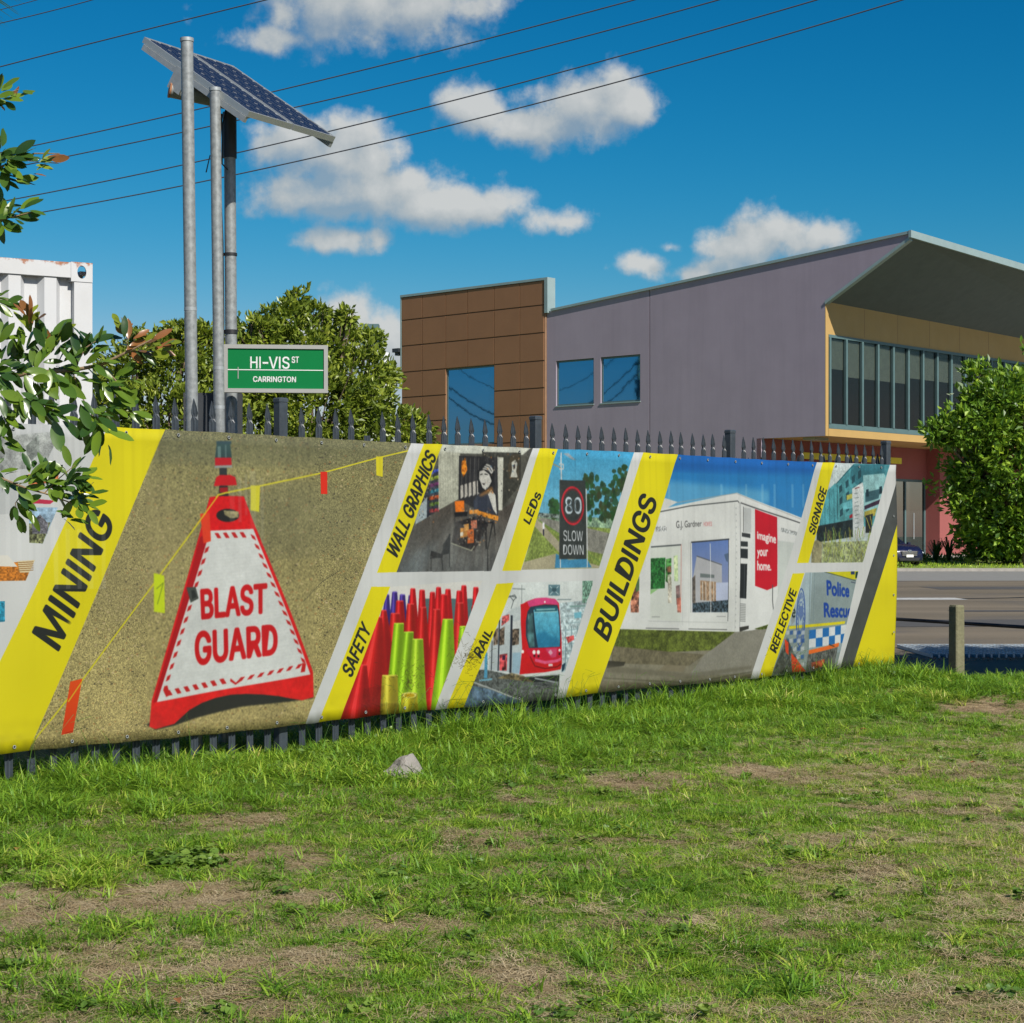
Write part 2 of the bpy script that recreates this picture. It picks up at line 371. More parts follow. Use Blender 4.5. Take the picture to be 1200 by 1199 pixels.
def line(p, wpx, col, alpha=1.0):
    """stroke a path given in photo points; width in texels"""
    q = tex(p)
    for i in range(len(q)-1):
        a, b = q[i], q[i+1]; d = b-a; n = np.hypot(*d)
        if n < 1e-6: continue
        s = np.array([-d[1], d[0]])/n*wpx/2; e = d/n*wpx*.15
        r = mask_of([np.array([a+s-e, b+s+e, b-s+e, a-s-e])], 3)
        if r: blend(r[0], r[1], r[2], np.array(col)/255., alpha)
def ell(c, rx, ry, n=28, a0=0, a1=2*math.pi): return [(c[0]+rx*math.cos(a0+(a1-a0)*i/n), c[1]+ry*math.sin(a0+(a1-a0)*i/n)) for i in range(n)]
SANS = None
try:      # the sans face that ships with Blender; without it the built-in face is used
    import os
    SANS = bpy.data.fonts.load(os.path.join(bpy.utils.resource_path('LOCAL'), 'datafiles', 'fonts', 'Inter.woff2'))
except Exception: SANS = None
def glyphs(s, extra=0.0, font=None):
    cu = bpy.data.curves.new("lettering", 'FONT'); cu.body = s.replace('I', '\u0399') if (SANS and font is None and not set(s) & set('eagdhnour')) else s; cu.size = 1; cu.offset = extra; cu.font = (SANS or cu.font) if font is None and not set(s) & set('eagdhnour') else cu.font; cu.resolution_u = 6
    o = bpy.data.objects.new("lettering", cu); C.objects.link(o); dg = bpy.context.evaluated_depsgraph_get(); dg.update()
    me = o.evaluated_get(dg).to_mesh(); me.calc_loop_triangles()
    v = np.array([x.co[:2] for x in me.vertices]); tr = [tuple(t_.vertices) for t_ in me.loop_triangles]
    o.evaluated_get(dg).to_mesh_clear(); bpy.data.objects.remove(o); bpy.data.curves.remove(cu)
    return v, tr
def text(s, TL, TR, BR, BL, col, bold=0.02, alpha=1.0, grow=0, ref=None):
    """letter a string into the quadrilateral TL-TR-BR-BL (photo points)"""
    v, tr = glyphs(s, 0.0); lo, hi = v.min(0), v.max(0); uv = (v-lo)/(hi-lo)
    Q = tex([TL, TR, BR, BL]); u_, w_ = uv[:, :1], 1-uv[:, 1:]
    P_ = Q[0]*(1-u_)*(1-w_)+Q[1]*u_*(1-w_)+Q[2]*u_*w_+Q[3]*(1-u_)*w_
    r = mask_of([P_[list(t_)] for t_ in tr], 3)
    if r:
        m, x0, y0 = r; hgt = (np.hypot(*(Q[3]-Q[0]))+np.hypot(*(Q[2]-Q[1])))/2
        g_ = bold*hgt*.9
        if g_ > .3:      # heavier stroke: spread the letter shapes by g_ texels
            k = int(math.ceil(g_))+1; m = np.pad(m, k); x0 -= k; y0 -= k; out = m.copy()
            for a in np.arange(0, 2*math.pi, math.pi/8):
                dx, dy = g_*math.cos(a), g_*math.sin(a); ix, iy = int(math.floor(dx)), int(math.floor(dy)); fx, fy = dx-ix, dy-iy
                s_ = lambda i, j: np.roll(np.roll(m, iy+j, 0), ix+i, 1)
                out = np.maximum(out, (s_(0,0)*(1-fx)+s_(1,0)*fx)*(1-fy)+(s_(0,1)*(1-fx)+s_(1,1)*fx)*fy)
            cx0, cy0 = max(-x0, 0), max(-y0, 0); m = out[cy0:, cx0:]; x0, y0 = max(x0, 0), max(y0, 0); m = m[:TH-y0, :TW-x0]
        blend(m, x0, y0, np.array(col)/255., alpha)
def clip(p):
    global CLIP
    if p is None: CLIP = None; return
    r = mask_of([tex(p)]); CLIP = np.zeros((TH, TW), dtype=np.float32); CLIP[r[2]:r[2]+r[0].shape[0], r[1]:r[1]+r[0].shape[1]] = r[0]

def soften(p, r=1, noise=.05, seed=1):
    """the look of a printed photograph: a little blur, grain and uneven tone inside a picture"""
    mk = mask_of([tex(p)])
    if mk is None: return
    m, x0, y0 = mk; h, w = m.shape; reg = IMG[y0:y0+h, x0:x0+w]; bl = np.stack([blurm(np.ascontiguousarray(reg[..., c]), r) for c in range(3)], -1)
    n = (vnoise(h, w, 2.2, seed)-.5)*.9+(vnoise(h, w, 6, seed+1)-.5)*.8+(vnoise(h, w, 28, seed+2)-.5)*1.1
    bl = np.clip(bl*(1+noise*2*n[..., None]), 0, 1); mm = blurm(m, 2)*(m > .5); reg[:] = reg*(1-mm[..., None])+bl*mm[..., None]
YEL = (232, 220, 20); WH = (214, 217, 216); DK = (38, 42, 38); RED = (216, 22, 28)
IMG[:] = np.array(WH, dtype=np.float32)/255
# part of the banner before MINING
fill([(-400,480),(60,480),(60,560),(30,600),(-400,640)], (196,200,200))
for x in range(-140, 60, 13): fill([(x,480),(x+5,480),(x+5,660),(x,660)], (225,228,228), .35)
pl = Zl((-300,150),(235,95),(232,150),(180,255),(105,260),(-300,300)); fill(pl, (150,155,150), .55, noise=.35, cell=10)
fill(Zl((105,160),(160,110),(165,190),(110,240)), (120,128,122), .7, noise=.3)
fill(Zl((110,285),(245,280),(240,320),(112,330)), (222,104,52), .85, noise=.4)
fill(Zl((115,390),(225,400),(205,415),(112,412)), (200,50,80))
fill(Zl((112,430),(238,430),(170,588),(112,585)), (158,190,215), noise=.15)
fill(Zl((112,500),(205,495),(170,588),(112,585)), (110,115,80), noise=.45, cell=4)
fill(Zl((125,490),(160,460),(195,500),(190,545),(125,545)), (105,105,112), noise=.3, cell=4)
fill(Zl((-300,690),(130,665),(95,750),(-300,760)), (196,120,40), noise=.3, cells=[(3,1),(30,.6)])
fill(Zl((60,665),(135,660),(110,715),(70,715)), (222,205,165)); 
for k in range(5): line(Zl((62,672+k*9),(128,668+k*9)), 1.6, (150,110,60))
fill(Zl((-300,680),(-300,640),(20,640),(60,690)), (228,226,216))
fill(Zl((-300,850),(5,840),(6,930),(-300,960)), (40,135,165), noise=.3)
# yellow MINING stripe
fill([(126.6,495),(195.5,495),(24,893),(-62,900)], YEL)
text("MINING", *Zl((124,975),(392,425),(490,498),(238,1056)), DK, .045)
# gravel photograph with the guard
gp = [(195.5,495),(488,505),(359,856),(24,893)]
fill(gp, (138,134,90), col2=(176,162,106), noise=.17, cells=[(34,.25),(2.6,1.0),(1.3,1.7),(110,.3)])
clip(gp)
_r = np.random.RandomState(3)
for _ in range(3600):
    u = _r.uniform(30, 490); v = _r.uniform(505, 885); s = _r.uniform(.35, 1.25)
    k = _r.choice(3); c = [(205,186,142),(80,74,56),(165,128,78)][k]
    fill(ell((u, v), s*1.3, s, 6), c, .75)
fill(ell((330,610),95,45), (95,98,80), .28, feather=30); fill(ell((150,640),70,90), (165,152,112), .22, feather=30)
fill(ell((300,520),220,26), (92,98,82), .35, feather=18)
line([(395,668),(372,682),(350,705)], 1.4, (60,60,50), .7); line([(305,585),(289,600)], 1.2, (60,60,50), .5)
line([(0,912),(88,803),(176,685.5),(185,672.7),(253,580),(258,577)], 3.4, (214,205,40)); line([(262,577.5),(302,569.5),(376,554),(440,537),(478,528),(500,522)], 3.2, (222,212,50))
# guard shadow and body
fill(Zb((60,1130),(95,1150),(170,1135),(260,1105),(430,1062),(610,1042),(695,1030),(600,1000),(430,980),(230,1040)), (40,42,40), .95, feather=1)
fill(Zb((300,268),(345,262),(430,265),(465,360),(690,930),(695,1026),(650,1038),(600,1030),(560,1022),(500,1016),(440,1014),(385,1018),(330,1030),(280,1048),(230,1075),(170,1128),(95,1148),(72,1138),(80,1040),(262,400)), (222,20,24), col2=(226,36,34), noise=.05)
fill(Zb((300,395),(465,388),(680,940),(100,1045)), (216,220,217), noise=.02)
fill(Zb((262,420),(300,395),(100,1045),(85,1048)), (176,18,24))
for k in range(46): line(Zb((300-k*4.2, 420+k*13.3),(470+k*4.4, 410+k*11.5)), .8, (190,196,196), .4)
fill(Zb(*[(368+44*math.cos(a), 337+25*math.sin(a)) for a in np.linspace(0, 2*math.pi, 24)]), (36,36,34))
fill(Zb((352,318),(410,322),(408,345),(380,348),(356,335)), (140,132,96), noise=.2)
def dashes(a, b, n, w, h, sk):
    for i in range(n):
        t0 = (i+.15)/n; t1 = (i+.6)/n
        ax, ay = a[0]+(b[0]-a[0])*t0, a[1]+(b[1]-a[1])*t0; bx, by = a[0]+(b[0]-a[0])*t1, a[1]+(b[1]-a[1])*t1
        fill(Zb((ax,ay),(bx,by),(bx+w+sk[0],by+h+sk[1]),(ax+w+sk[0],ay+h+sk[1])), (196,34,34))
dashes((312,404),(440,400),4, 0, 20, (12,0)); dashes((452,402),(652,905),14, 15, -3, (0,12)); dashes((285,455),(128,985),12, 14, 4, (0,-12))
dashes((140,1022),(385,972),7, 0, -17, (-12,-2)); dashes((405,970),(650,912),7, 0, -17, (12,0)); fill(Zb((385,955),(405,972),(425,950),(428,962),(404,980),(384,966)), (196,34,34))
fill(Zb((128,985),(140,982),(150,1018),(136,1026),(124,1000)), (196,34,34)); fill(Zb((648,895),(662,900),(658,930),(642,932)), (196,34,34))
text("BLAST", *Zb((266,620),(512,597),(512,706),(272,729)), (206,20,26), .05); text("GUARD", *Zb((246,782),(548,752),(551,862),(252,904)), (206,20,26), .05)
fill(Zb((330,60),(380,60),(386,120),(322,120)), (66,96,96), col2=(50,72,72)); fill(Zb((333,75),(345,75),(345,118),(333,118)), (130,160,155), .6); fill(Zb((360,70),(366,70),(366,118),(360,118)), (120,146,145), .5)
fill(Zb((328,55),(384,55),(384,66),(328,66)), (60,84,90))
fill(Zb((322,118),(384,118),(385,148),(322,150)), (190,30,38)); fill(Zb((320,148),(387,146),(387,156),(320,158)), (150,155,150))
fill(Zb((338,157),(366,157),(366,192),(338,192)), (50,56,56)); fill(Zb((326,192),(340,184),(380,184),(398,192),(404,222),(316,226)), (205,26,32)); fill(Zb((336,224),(369,224),(371,264),(334,264)), (48,48,46)); fill(Zb((338,232),(369,230),(369,250),(338,250)), (160,28,32))
line([(250,583),(253,580),(262,577.5),(266,577)], 3.6, (222,212,50))
fill(Zb((210,610),(245,608),(257,652),(226,668)), (70,76,70)); fill(Zb((228,622),(240,620),(250,645),(232,655)), (44,48,46))
fill(Z3((630,333),(660,330),(664,420),(640,428)), (232,66,34)); line([(228,614),(253,580)], 3.4, (226,190,40))
fill([(78,798.5),(92.5,795),(82.6,858),(68.6,861)], (232,82,24), col2=(220,60,20)); line([(76,822),(92,799)], 3.2, (222,170,40))
fill([(177,671.5),(189,674.5),(189.7,718.5),(177,716.7)], (200,220,30)); line([(180,690),(188,683),(181,708)], 2, (120,140,30))
fill([(291,569),(302,569),(300.5,600),(290.5,598)], (212,206,52)); fill([(372.5,553),(380.5,553),(380,579),(372.5,579)], (235,50,26)); fill([(439.4,535),(447.4,535),(446.7,559),(439.4,557)], (226,214,40))
for (x, w, v0, v1, a) in ((266,6,575,612,.12),(276,4,560,612,.16),(290,7,552,620,.12),(302,4,560,640,.10),(284,3,556,604,.14)): fill([(x,v0),(x+w,v0),(x+w,v1),(x,v1)], (235,235,225), a)  # pale upright bands: light ghosting through the vinyl, painted into the print
clip(None); soften(Zb((60,50),(700,50),(700,1150),(60,1150)), 1, .015, 81)
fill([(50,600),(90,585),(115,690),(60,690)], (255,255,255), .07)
for x in (58,72,86,100,115): fill([(x,620),(x+5,620),(x+5,690),(x,690)], (255,255,240), .13)  # more painted bands of light showing through the sheet
# white frame round the small pictures, stripes and their words
fill(Z4((396,100),(2000,100),(2000,1200),(12,1112)), WH, noise=.015, cells=[(60,1),(12,.4)])
fill(Z4((437,110),(503,110),(333,571),(265,573)), YEL); fill(Z4((245,622),(310,622),(131,1105),(57,1112)), YEL)
text("WALL GRAPHICS", *Z4((300,492),(444,138),(478,168),(332,528)), DK, .045)
text("SAFETY", *Z4((143,912),(212,742),(243,776),(176,942)), DK, .045)
# shop interior
ip = Z4((503,110),(826,110),(661,567),(333,571)); clip(ip)
fill(ip, (84,84,76), noise=.1)
fill(Zw((-20,820),(80,660),(240,560),(370,490),(560,620),(780,470),(800,980),(-60,990)), (88,80,70), col2=(92,96,96), noise=.2, cells=[(40,.7),(3,.5)])
for k in range(16): line(Zw((-40+k*62,990),(330+k*22,500)), 1.2, (58,50,44), .5)
fill(Zw((-60,990),(70,840),(240,760),(120,990)), (120,140,150), .35, feather=10)
fill(Zw((225,110),(860,140),(800,190),(240,175)), (196,200,186)); fill(Zw((240,160),(385,180),(380,480),(235,560)), (186,188,170), noise=.05)
for k in range(8): line(Zw((250+k*17,170),(250+k*17,545-k*8)), 2, (160,162,146), .6)
fill(Zw((160,420),(235,250),(235,560),(90,650),(80,600)), (52,56,66), noise=.3); 
for k, c in enumerate([(60,80,190),(150,170,50),(110,50,100),(40,120,140),(200,80,30),(90,120,40),(170,60,60)]): fill(Zw((175,300+k*42),(238,282+k*44),(238,305+k*44),(172,326+k*42)), c, .85, noise=.5)
fill(Zw((80,560),(160,470),(155,610),(78,655)), (165,180,184), noise=.1)
fill(Zw((530,170),(790,175),(785,380),(640,560),(530,500)), (60,60,52), noise=.15)
fill(Zw((700,260),(725,185),(775,185),(775,350),(705,350)), (72,66,52)); fill(Zw((725,240),(750,222),(765,245),(755,300),(765,340),(715,340),(728,290)), (196,196,184)); fill(Zw((735,262),(748,250),(750,275),(738,290)), (60,55,50))
fill(Zw((625,205),(672,206),(655,560),(630,560)), (205,206,192))
fill(Zw((378,195),(632,206),(626,632),(370,488)), (44,44,46), noise=.1)
for k in range(5): fill(Zw((385+k*27,395-k*8),(402+k*27,388-k*8),(404+k*27,470-k*6),(384+k*27,485-k*6)), (196,192,182)); line(Zw((393+k*27,390-k*8),(393+k*27+8,210)), 2.2, (120,118,112), .7)
fill(Zw((395,240),(420,205),(432,290),(405,340),(392,300)), (205,120,30), noise=.4)
# painted portrait of a woman, generic, in black, white and orange
fill(Zw((500,300),(530,250),(565,240),(600,270),(612,320),(600,380),(585,400),(620,470),(625,590),(540,470),(500,440)), (32,32,34))
fill(Zw((512,300),(540,290),(575,320),(590,365),(572,400),(548,425),(528,408),(518,375),(508,350)), (215,214,205)); fill(Zw((560,248),(590,262),(604,300),(590,318),(560,290),(530,285)), (205,204,196), .9)
line(Zw((516,322),(532,318)), 2, (20,20,20)); line(Zw((545,318),(565,322)), 2.4, (20,20,20)); fill(Zw((526,380),(548,382),(538,392)), (30,20,20)); line(Zw((552,262),(575,270),(592,300)), 2, (30,30,32)); line(Zw((536,272),(560,280),(580,310)), 1.5, (30,30,32))
fill(Zw((585,420),(612,460),(618,590),(545,480)), (206,206,198)); fill(Zw((500,450),(560,440),(605,590),(470,560),(468,500)), (50,56,70))
fill(Zw((500,460),(590,400),(600,430),(520,470)), (190,130,60), .6, feather=2); fill(Zw((490,560),(628,600),(625,632),(490,590)), (222,140,40), noise=.2)
# desk, laptops, stools
fill(Zw((345,500),(407,495),(408,570),(350,572)), (232,120,28)); fill(Zw((340,575),(430,570),(425,600),(345,605)), (24,24,26)); line(Zw((345,600),(345,670)), 2, (30,30,30))
fill(Zw((350,640),(520,590),(560,660),(470,830),(320,780)), (40,36,36), noise=.3)
for (a, b, w, h, c) in ((380,680,45,60,(230,150,60)),(425,690,42,88,(236,112,40)),(405,655,30,40,(225,160,80)),(450,630,38,50,(205,120,90)),(440,560,60,22,(230,150,60)),(380,710,18,22,(240,230,210))): fill(Zw((a,b),(a+w,b-6),(a+w,b+h),(a,b+h+4)), c, .95, noise=.15)
line(Zw((320,780),(450,830),(470,800)), 2.4, (185,188,160)); 
for s in ((180,880,310,720),(520,650,555,820)): 
    line(Zw((s[0],s[1]),(s[0]+70,s[1]-10),(s[2],s[3])), 4, (22,22,24)); line(Zw((s[0]+5,s[1]),(s[0]+5,s[1]+85)), 3, (22,22,24)); line(Zw((s[0]+75,s[1]-20),(s[0]+85,s[1]+80)), 3, (22,22,24)); line(Zw((s[2],s[3]),(s[2]-2,s[3]+220)), 3, (22,22,24))
fill(Zw((265,790),(315,715),(312,850),(258,860)), (26,28,30)); fill(Zw((185,830),(265,855),(262,882),(178,870)), (24,24,26)); fill(Zw((535,680),(552,680),(552,820),(540,820)), (26,26,28), .8)
for _ in range(260):
    x_, y_ = rnd.choice([(rnd.uniform(90, 235), rnd.uniform(300, 640)), (rnd.uniform(360, 540), rnd.uniform(600, 790)), (rnd.uniform(540, 780), rnd.uniform(180, 470)), (rnd.uniform(380, 620), rnd.uniform(540, 640))])
    w_ = rnd.uniform(3, 11); fill(Zw((x_,y_),(x_+w_,y_-1),(x_+w_,y_+w_*rnd.uniform(.4,1.6)),(x_,y_+w_)), rnd.choice([(210,130,60),(40,44,50),(180,176,160),(90,70,60),(60,90,120),(30,28,28),(220,200,170)]), .6)
for k in range(26): fill(Zw((-20+k*30,600+k*4),(0+k*30,600+k*4),(-30+k*28,980),(-50+k*28,980)), rnd.choice([(130,130,120),(60,54,48),(110,104,96)]), .22, feather=3)
fill(Zw((280,640),(420,600),(330,980),(150,980)), (150,158,158), .22, feather=14)
for x in (180,320,480,560,610): fill(Zw((x,180),(x+16,180),(x+10,940),(x-6,940)), (255,255,240), .06)  # faint bands painting light through the sheet over this picture
clip(None); soften(ip, 1, .07, 11)
# traffic cones
sp = Z4((310,622),(632,600),(476,1062),(131,1105)); clip(sp); fill(sp, (222,222,216))
fill(Zs((760,180),(1120,180),(1120,420),(760,420)), (60,95,100), .85)
def cone(x0, x1, y0, xb0, xb1, yb, c, tip=True):
    fill(Zs((x0,y0+6),(x0+6,y0),(x1-6,y0),(x1,y0+6),(xb1,yb),(xb0,yb)), c)
    for i_ in range(12):
        a_, b2_ = i_/12, (i_+1)/12; xm = (a_+b2_)/2; s_ = .76+.42*math.exp(-((xm-.33)/.2)**2)+.10*math.exp(-((xm-.93)/.05)**2)-.06*xm
        cc_ = tuple(min(255, k_*s_+(70*max(0, s_-1.05)*4)) for k_ in c); fill(Zs((x0+(x1-x0)*a_,y0+5),(x0+(x1-x0)*b2_,y0+5),(xb0+(xb1-xb0)*b2_,yb),(xb0+(xb1-xb0)*a_,yb)), cc_)
    hi = tuple(min(255, int(k*1.0+60)) for k in c); lo = tuple(int(k*.72) for k in c)
    w = x1-x0; None if True else fill(Zs((x0+w*.72,y0+4),(x1,y0+4),(xb1,yb),(xb0+(xb1-xb0)*.78,yb)), lo, .45); None if True else fill(Zs((x0+w*.12,y0+8),(x0+w*.3,y0+8),(xb0+(xb1-xb0)*.22,yb),(xb0+(xb1-xb0)*.1,yb)), hi, .35)
    if tip: line(Zs((x0+2,y0+4),(x1-2,y0+4)), 2.5, hi, .8)
PU=(72,52,150); RD=(222,24,30); GR=(158,210,28); YC=(218,206,40)
cone(548,582,132,500,620,640,PU); cone(600,636,150,560,680,640,PU); cone(500,528,150,440,560,640,PU); cone(660,698,155,610,760,640,PU)
for a in ((672,706,110,620,790,900),(735,772,120,700,830,900),(850,882,102,800,950,900),(1015,1046,90,960,1090,900),(912,945,115,860,1010,900),(1090,1122,102,1050,1180,900),(808,842,135,770,880,900),(985,1020,125,930,1060,900),(880,925,150,830,970,900)): cone(a[0],a[1],a[2],a[3],a[4],a[5],RD)
for a in ((1080,1130,225,1040,1200,900),(985,1028,205,940,1080,900),(738,785,235,690,850,900),(575,625,192,520,700,900),(650,700,212,600,770,900),(830,880,248,780,940,980),(538,600,275,470,680,980),(475,510,255,330,640,1010),(440,480,300,180,560,1030),(330,380,620,200,420,1040)): cone(a[0],a[1],a[2],a[3],a[4],a[5],(RD[0]-rnd.randint(0,20),RD[1]+rnd.randint(0,10),RD[2]))
cone(560,630,342,500,620,960,GR); cone(630,700,400,560,700,980,(150,200,30)); cone(692,768,448,660,810,1000,(168,214,40)); cone(896,964,315,820,1000,1000,GR); cone(1005,1062,362,960,1110,1000,GR)
cone(482,592,690,466,612,1040,(205,190,50)); cone(624,738,812,612,752,1060,YC); fill(Zs(*[(681+52*math.cos(a),826+20*math.sin(a)) for a in np.linspace(0,6.28,20)]), (236,228,120)); fill(Zs(*[(681+38*math.cos(a),828+13*math.sin(a)) for a in np.linspace(0,6.28,20)]), (205,170,20))
fill(Zs((470,880),(620,880),(620,1040),(460,1040)), (70,50,20), .25, noise=.9, cells=[(2,2),(6,1)]); fill(Zs((360,780),(500,760),(480,1000),(330,1000)), (60,20,10), .18, noise=.9, cells=[(2,2),(8,1)])
clip(None); soften(sp, 1, .02, 21)
fill(Z4((680,612),(741,608),(583,1058),(512,1064)), YEL); text("RAIL", *Zr((12,730),(112,532),(162,566),(70,788)), DK, .045)
# tram
tp = Zr((335,160),(1012,143),(684,1150),(440,1170),(-60,1190)); clip(tp); fill(tp, (214,222,220))
fill(Zr((720,330),(1000,300),(900,900),(740,900)), (186,206,210), noise=.2, cells=[(10,1),(4,1)])
for k in range(9): line(Zr((740+rnd.random()*60,380+k*58),(930,370+k*56)), 2, (120,150,158), .7)
for x in (770,820,870): line(Zr((x,520),(x,900)), 3, (90,120,130), .8)
fill(Zr((912,145),(1000,145),(1000,215),(940,330),(912,330)), (120,160,140), noise=.5, cells=[(3,1)]); fill(Zr((840,410),(905,400),(905,450),(845,455)), (120,190,210)); fill(Zr((805,350),(940,345),(940,360),(805,366)), (130,165,160))
fill(Zr((628,178),(722,178),(720,268),(628,268)), (92,128,138)); line(Zr((640,190),(710,258)), 3, (180,200,205)); line(Zr((710,190),(640,258)), 3, (180,200,205)); fill(Zr((655,205),(695,205),(690,235),(660,235)), (60,90,100))
line(Zr((325,210),(435,215)), 2, (110,120,120)); line(Zr((405,180),(405,330)), 2, (120,128,128)); line(Zr((700,300),(815,300)), 2, (90,110,115))
for p_ in (((315,375),(335,310),(300,270),(360,280),(330,312)),((290,280),(345,262),(360,290))): line(Zr(*p_), 2.2, (84,92,92))
fill(Zr((-60,880),(120,880),(420,940),(720,920),(720,1000),(690,1200),(-80,1200)), (92,98,96), noise=.35, cells=[(3,1),(8,.6)])
fill(Zr((420,950),(720,925),(716,975),(500,985)), (36,40,42)); fill(Zr((210,950),(330,905),(430,930),(520,985),(330,960)), (112,98,64), .8, noise=.4)
fill(Zr((-60,1000),(150,1040),(430,1150),(430,1200),(-80,1200)), (92,118,140), noise=.25); line(Zr((20,985),(200,1050),(450,1150)), 4, (175,182,180)); line(Zr((520,950),(700,985)), 4, (160,170,172)); line(Zr((640,918),(720,918)), 4, (190,198,200))
for k in range(22): line(Zr((520+k*9,985+k*1.2),(514+k*9,1000+k*1.2)), 2, (50,54,54))
fill(Zr((104,740),(124,740),(128,950),(100,950)), (86,160,196)); fill(Zr((60,962),(170,950),(165,965),(70,975)), (120,180,205))
# carriage side
fill(Zr((135,520),(320,380),(470,320),(470,915),(400,915),(140,880)), (196,206,206), col2=(180,192,196)); fill(Zr((240,440),(300,420),(300,470),(235,520)), (205,60,60), .8, noise=.6, cells=[(3,1.5)])
fill(Zr((395,340),(470,320),(470,700),(430,640),(410,500)), (214,28,36)); 
for (x, w) in ((330,56),(222,40),(170,38)): fill(Zr((x,520-(330-x)*-.25),(x+w,500-(330-x)*-.2),(x+w,670),(x,680)), (96,84,72), noise=.6, cells=[(5,1.2)])
fill(Zr((330,480),(395,470),(395,540),(330,545)), (210,216,214)); 
fill(Zr((312,430),(330,430),(330,905),(312,905)), (44,50,62)); fill(Zr((212,470),(222,465),(222,890),(212,890)), (50,56,66)); fill(Zr((156,640),(164,640),(164,885),(156,885)), (60,66,74))
fill(Zr((335,740),(405,735),(405,912),(335,905)), (150,180,196)); fill(Zr((226,755),(292,745),(290,888),(228,885)), (180,70,74), noise=.5, cells=[(8,1.5)]); fill(Zr((250,760),(275,760),(275,800),(250,800)), (60,30,60))
# nose
fill(Zr((398,345),(450,315),(520,290),(600,285),(680,295),(712,330),(735,640),(740,830),(730,876),(600,900),(398,918),(415,700),(400,500)), (214,26,34), col2=(206,22,28))
fill(Zr((450,318),(530,288),(610,284),(690,300),(712,345),(600,335),(470,362)), (226,70,130))
fill(Zr((455,400),(480,360),(600,340),(700,345),(715,400),(726,560),(724,690),(560,702),(470,700),(444,600),(442,480)), (40,64,80))
fill(Zr((505,385),(610,370),(700,372),(712,440),(722,640),(718,688),(545,696),(522,560)), (106,190,214), col2=(50,140,176), noise=.08)
fill(Zr((530,585),(600,560),(650,610),(690,600),(715,660),(715,688),(545,694)), (30,110,150), .7, feather=3); fill(Zr((515,365),(695,355),(700,395),(515,405)), (34,94,110)); line(Zr((530,385),(680,378)), 4, (150,205,205), .9); line(Zr((510,405),(700,398)), 2, (170,215,215))
fill(Zr((460,420),(498,410),(515,690),(478,695),(455,600)), (90,140,140), .8, noise=.5, cells=[(12,1)]); line(Zr((500,400),(530,690)), 3, (20,40,50))
fill(Zr((440,705),(735,690),(738,760),(700,800),(560,810),(480,780)), (206,20,50)); fill(Zr((600,705),(700,700),(690,775),(650,780)), (228,110,160), .6, feather=2); fill(Zr((625,735),(645,712),(662,740),(645,760)), (240,200,215), .8)
for (x, y, r_) in ((512,735,13),(546,735,13),(718,718,9),(420,730,11),(598,320,7)): fill(Zr(*[(x+r_*math.cos(a), y+r_*1.4*math.sin(a)) for a in np.linspace(0,6.28,14)]), (245,240,235))
for (x, y) in ((515,765),(548,768),(718,748)): fill(Zr(*[(x+9*math.cos(a), y+11*math.sin(a)) for a in np.linspace(0,6.28,12)]), (70,20,24))
line(Zr((522,800),(600,820),(700,805),(730,790)), 8, (236,110,160), .8); line(Zr((480,770),(520,850),(600,870),(700,855),(735,830)), 3, (110,10,16), .9); fill(Zr((628,832),(662,830),(662,850),(628,852)), (230,215,215))
fill(Zr((770,610),(840,595),(845,630),(790,660)), (200,60,60), .85, noise=.4); fill(Zr((740,840),(770,820),(760,880),(738,900)), (30,60,80))
clip(None); soften(tp, 1, .035, 31)
# LEDs
fill(Z4((850,110),(918,110),(768,565),(700,566)), YEL); text("LEDs", *Z4((779,388),(820,285),(846,300),(801,404)), DK, .045)
lp = Z5((188,60),(498,60),(341,568),(24,575)); clip(lp); fill(lp, (64,160,206), col2=(150,200,215))
fill(Z5((60,345),(420,372),(420,420),(20,420)), (130,150,110), .8, noise=.4); fill(Z5((10,400),(90,360),(180,395),(400,410),(380,600),(10,600)), (132,150,74), noise=.2, cells=[(4,1),(20,.6)])
fill(Z5((88,368),(120,366),(400,432),(392,520),(300,500),(180,430)), (138,138,128), noise=.1); fill(Z5((85,372),(95,372),(185,470),(182,510),(80,400)), (170,164,138)); line(Z5((95,375),(240,470),(345,545)), 3, (110,140,70))
fill(Z5((10,550),(165,510),(345,560),(340,580),(10,580)), (176,170,140))
for (x, y, w, h) in ((330,290,42,100),(300,270,20,90),(362,310,24,80),(395,290,20,90),(430,260,38,100),(448,210,26,60),(160,330,16,36)):
    for _ in range(26): fill(Z5(*ell((x+rnd.uniform(-w,w)*.8, y+rnd.uniform(-h,h)*.85), rnd.uniform(5,14), rnd.uniform(8,18), 7)), (34+rnd.randint(0,26),62+rnd.randint(0,26),40), .85)
for _ in range(16): fill(Z5(*ell((168+rnd.uniform(-14,14), 315+rnd.uniform(-30,40)), 7, 9, 7)), (52,96,50), .9)
fill(Z5((100,345),(180,352),(180,368),(90,362)), (120,130,130), .8, noise=.6); fill(Z5((113,385),(121,385),(121,412),(113,412)), (230,230,235)); fill(Z5((114,412),(119,412),(119,438),(114,438)), (40,40,60))
line(Z5((193,105),(193,215)), 5, (205,212,214)); line(Z5((185,150),(202,152),(202,170),(186,170)), 4, (190,198,200)); fill(Z5((200,108),(222,106),(252,135),(236,132)), (140,158,168)); line(Z5((160,150),(190,165)), 4, (150,150,130))
fill(Z5((165,510),(215,535),(290,530),(310,565),(160,568)), (66,140,180)); fill(Z5((186,214),(288,217),(288,532),(178,532)), (56,62,60), noise=.06); line(Z5((178,532),(186,214)), 2, (90,96,94)); line(Z5((290,250),(292,565)), 4, (205,210,212)); line(Z5((182,532),(182,566)), 4, (205,210,212))
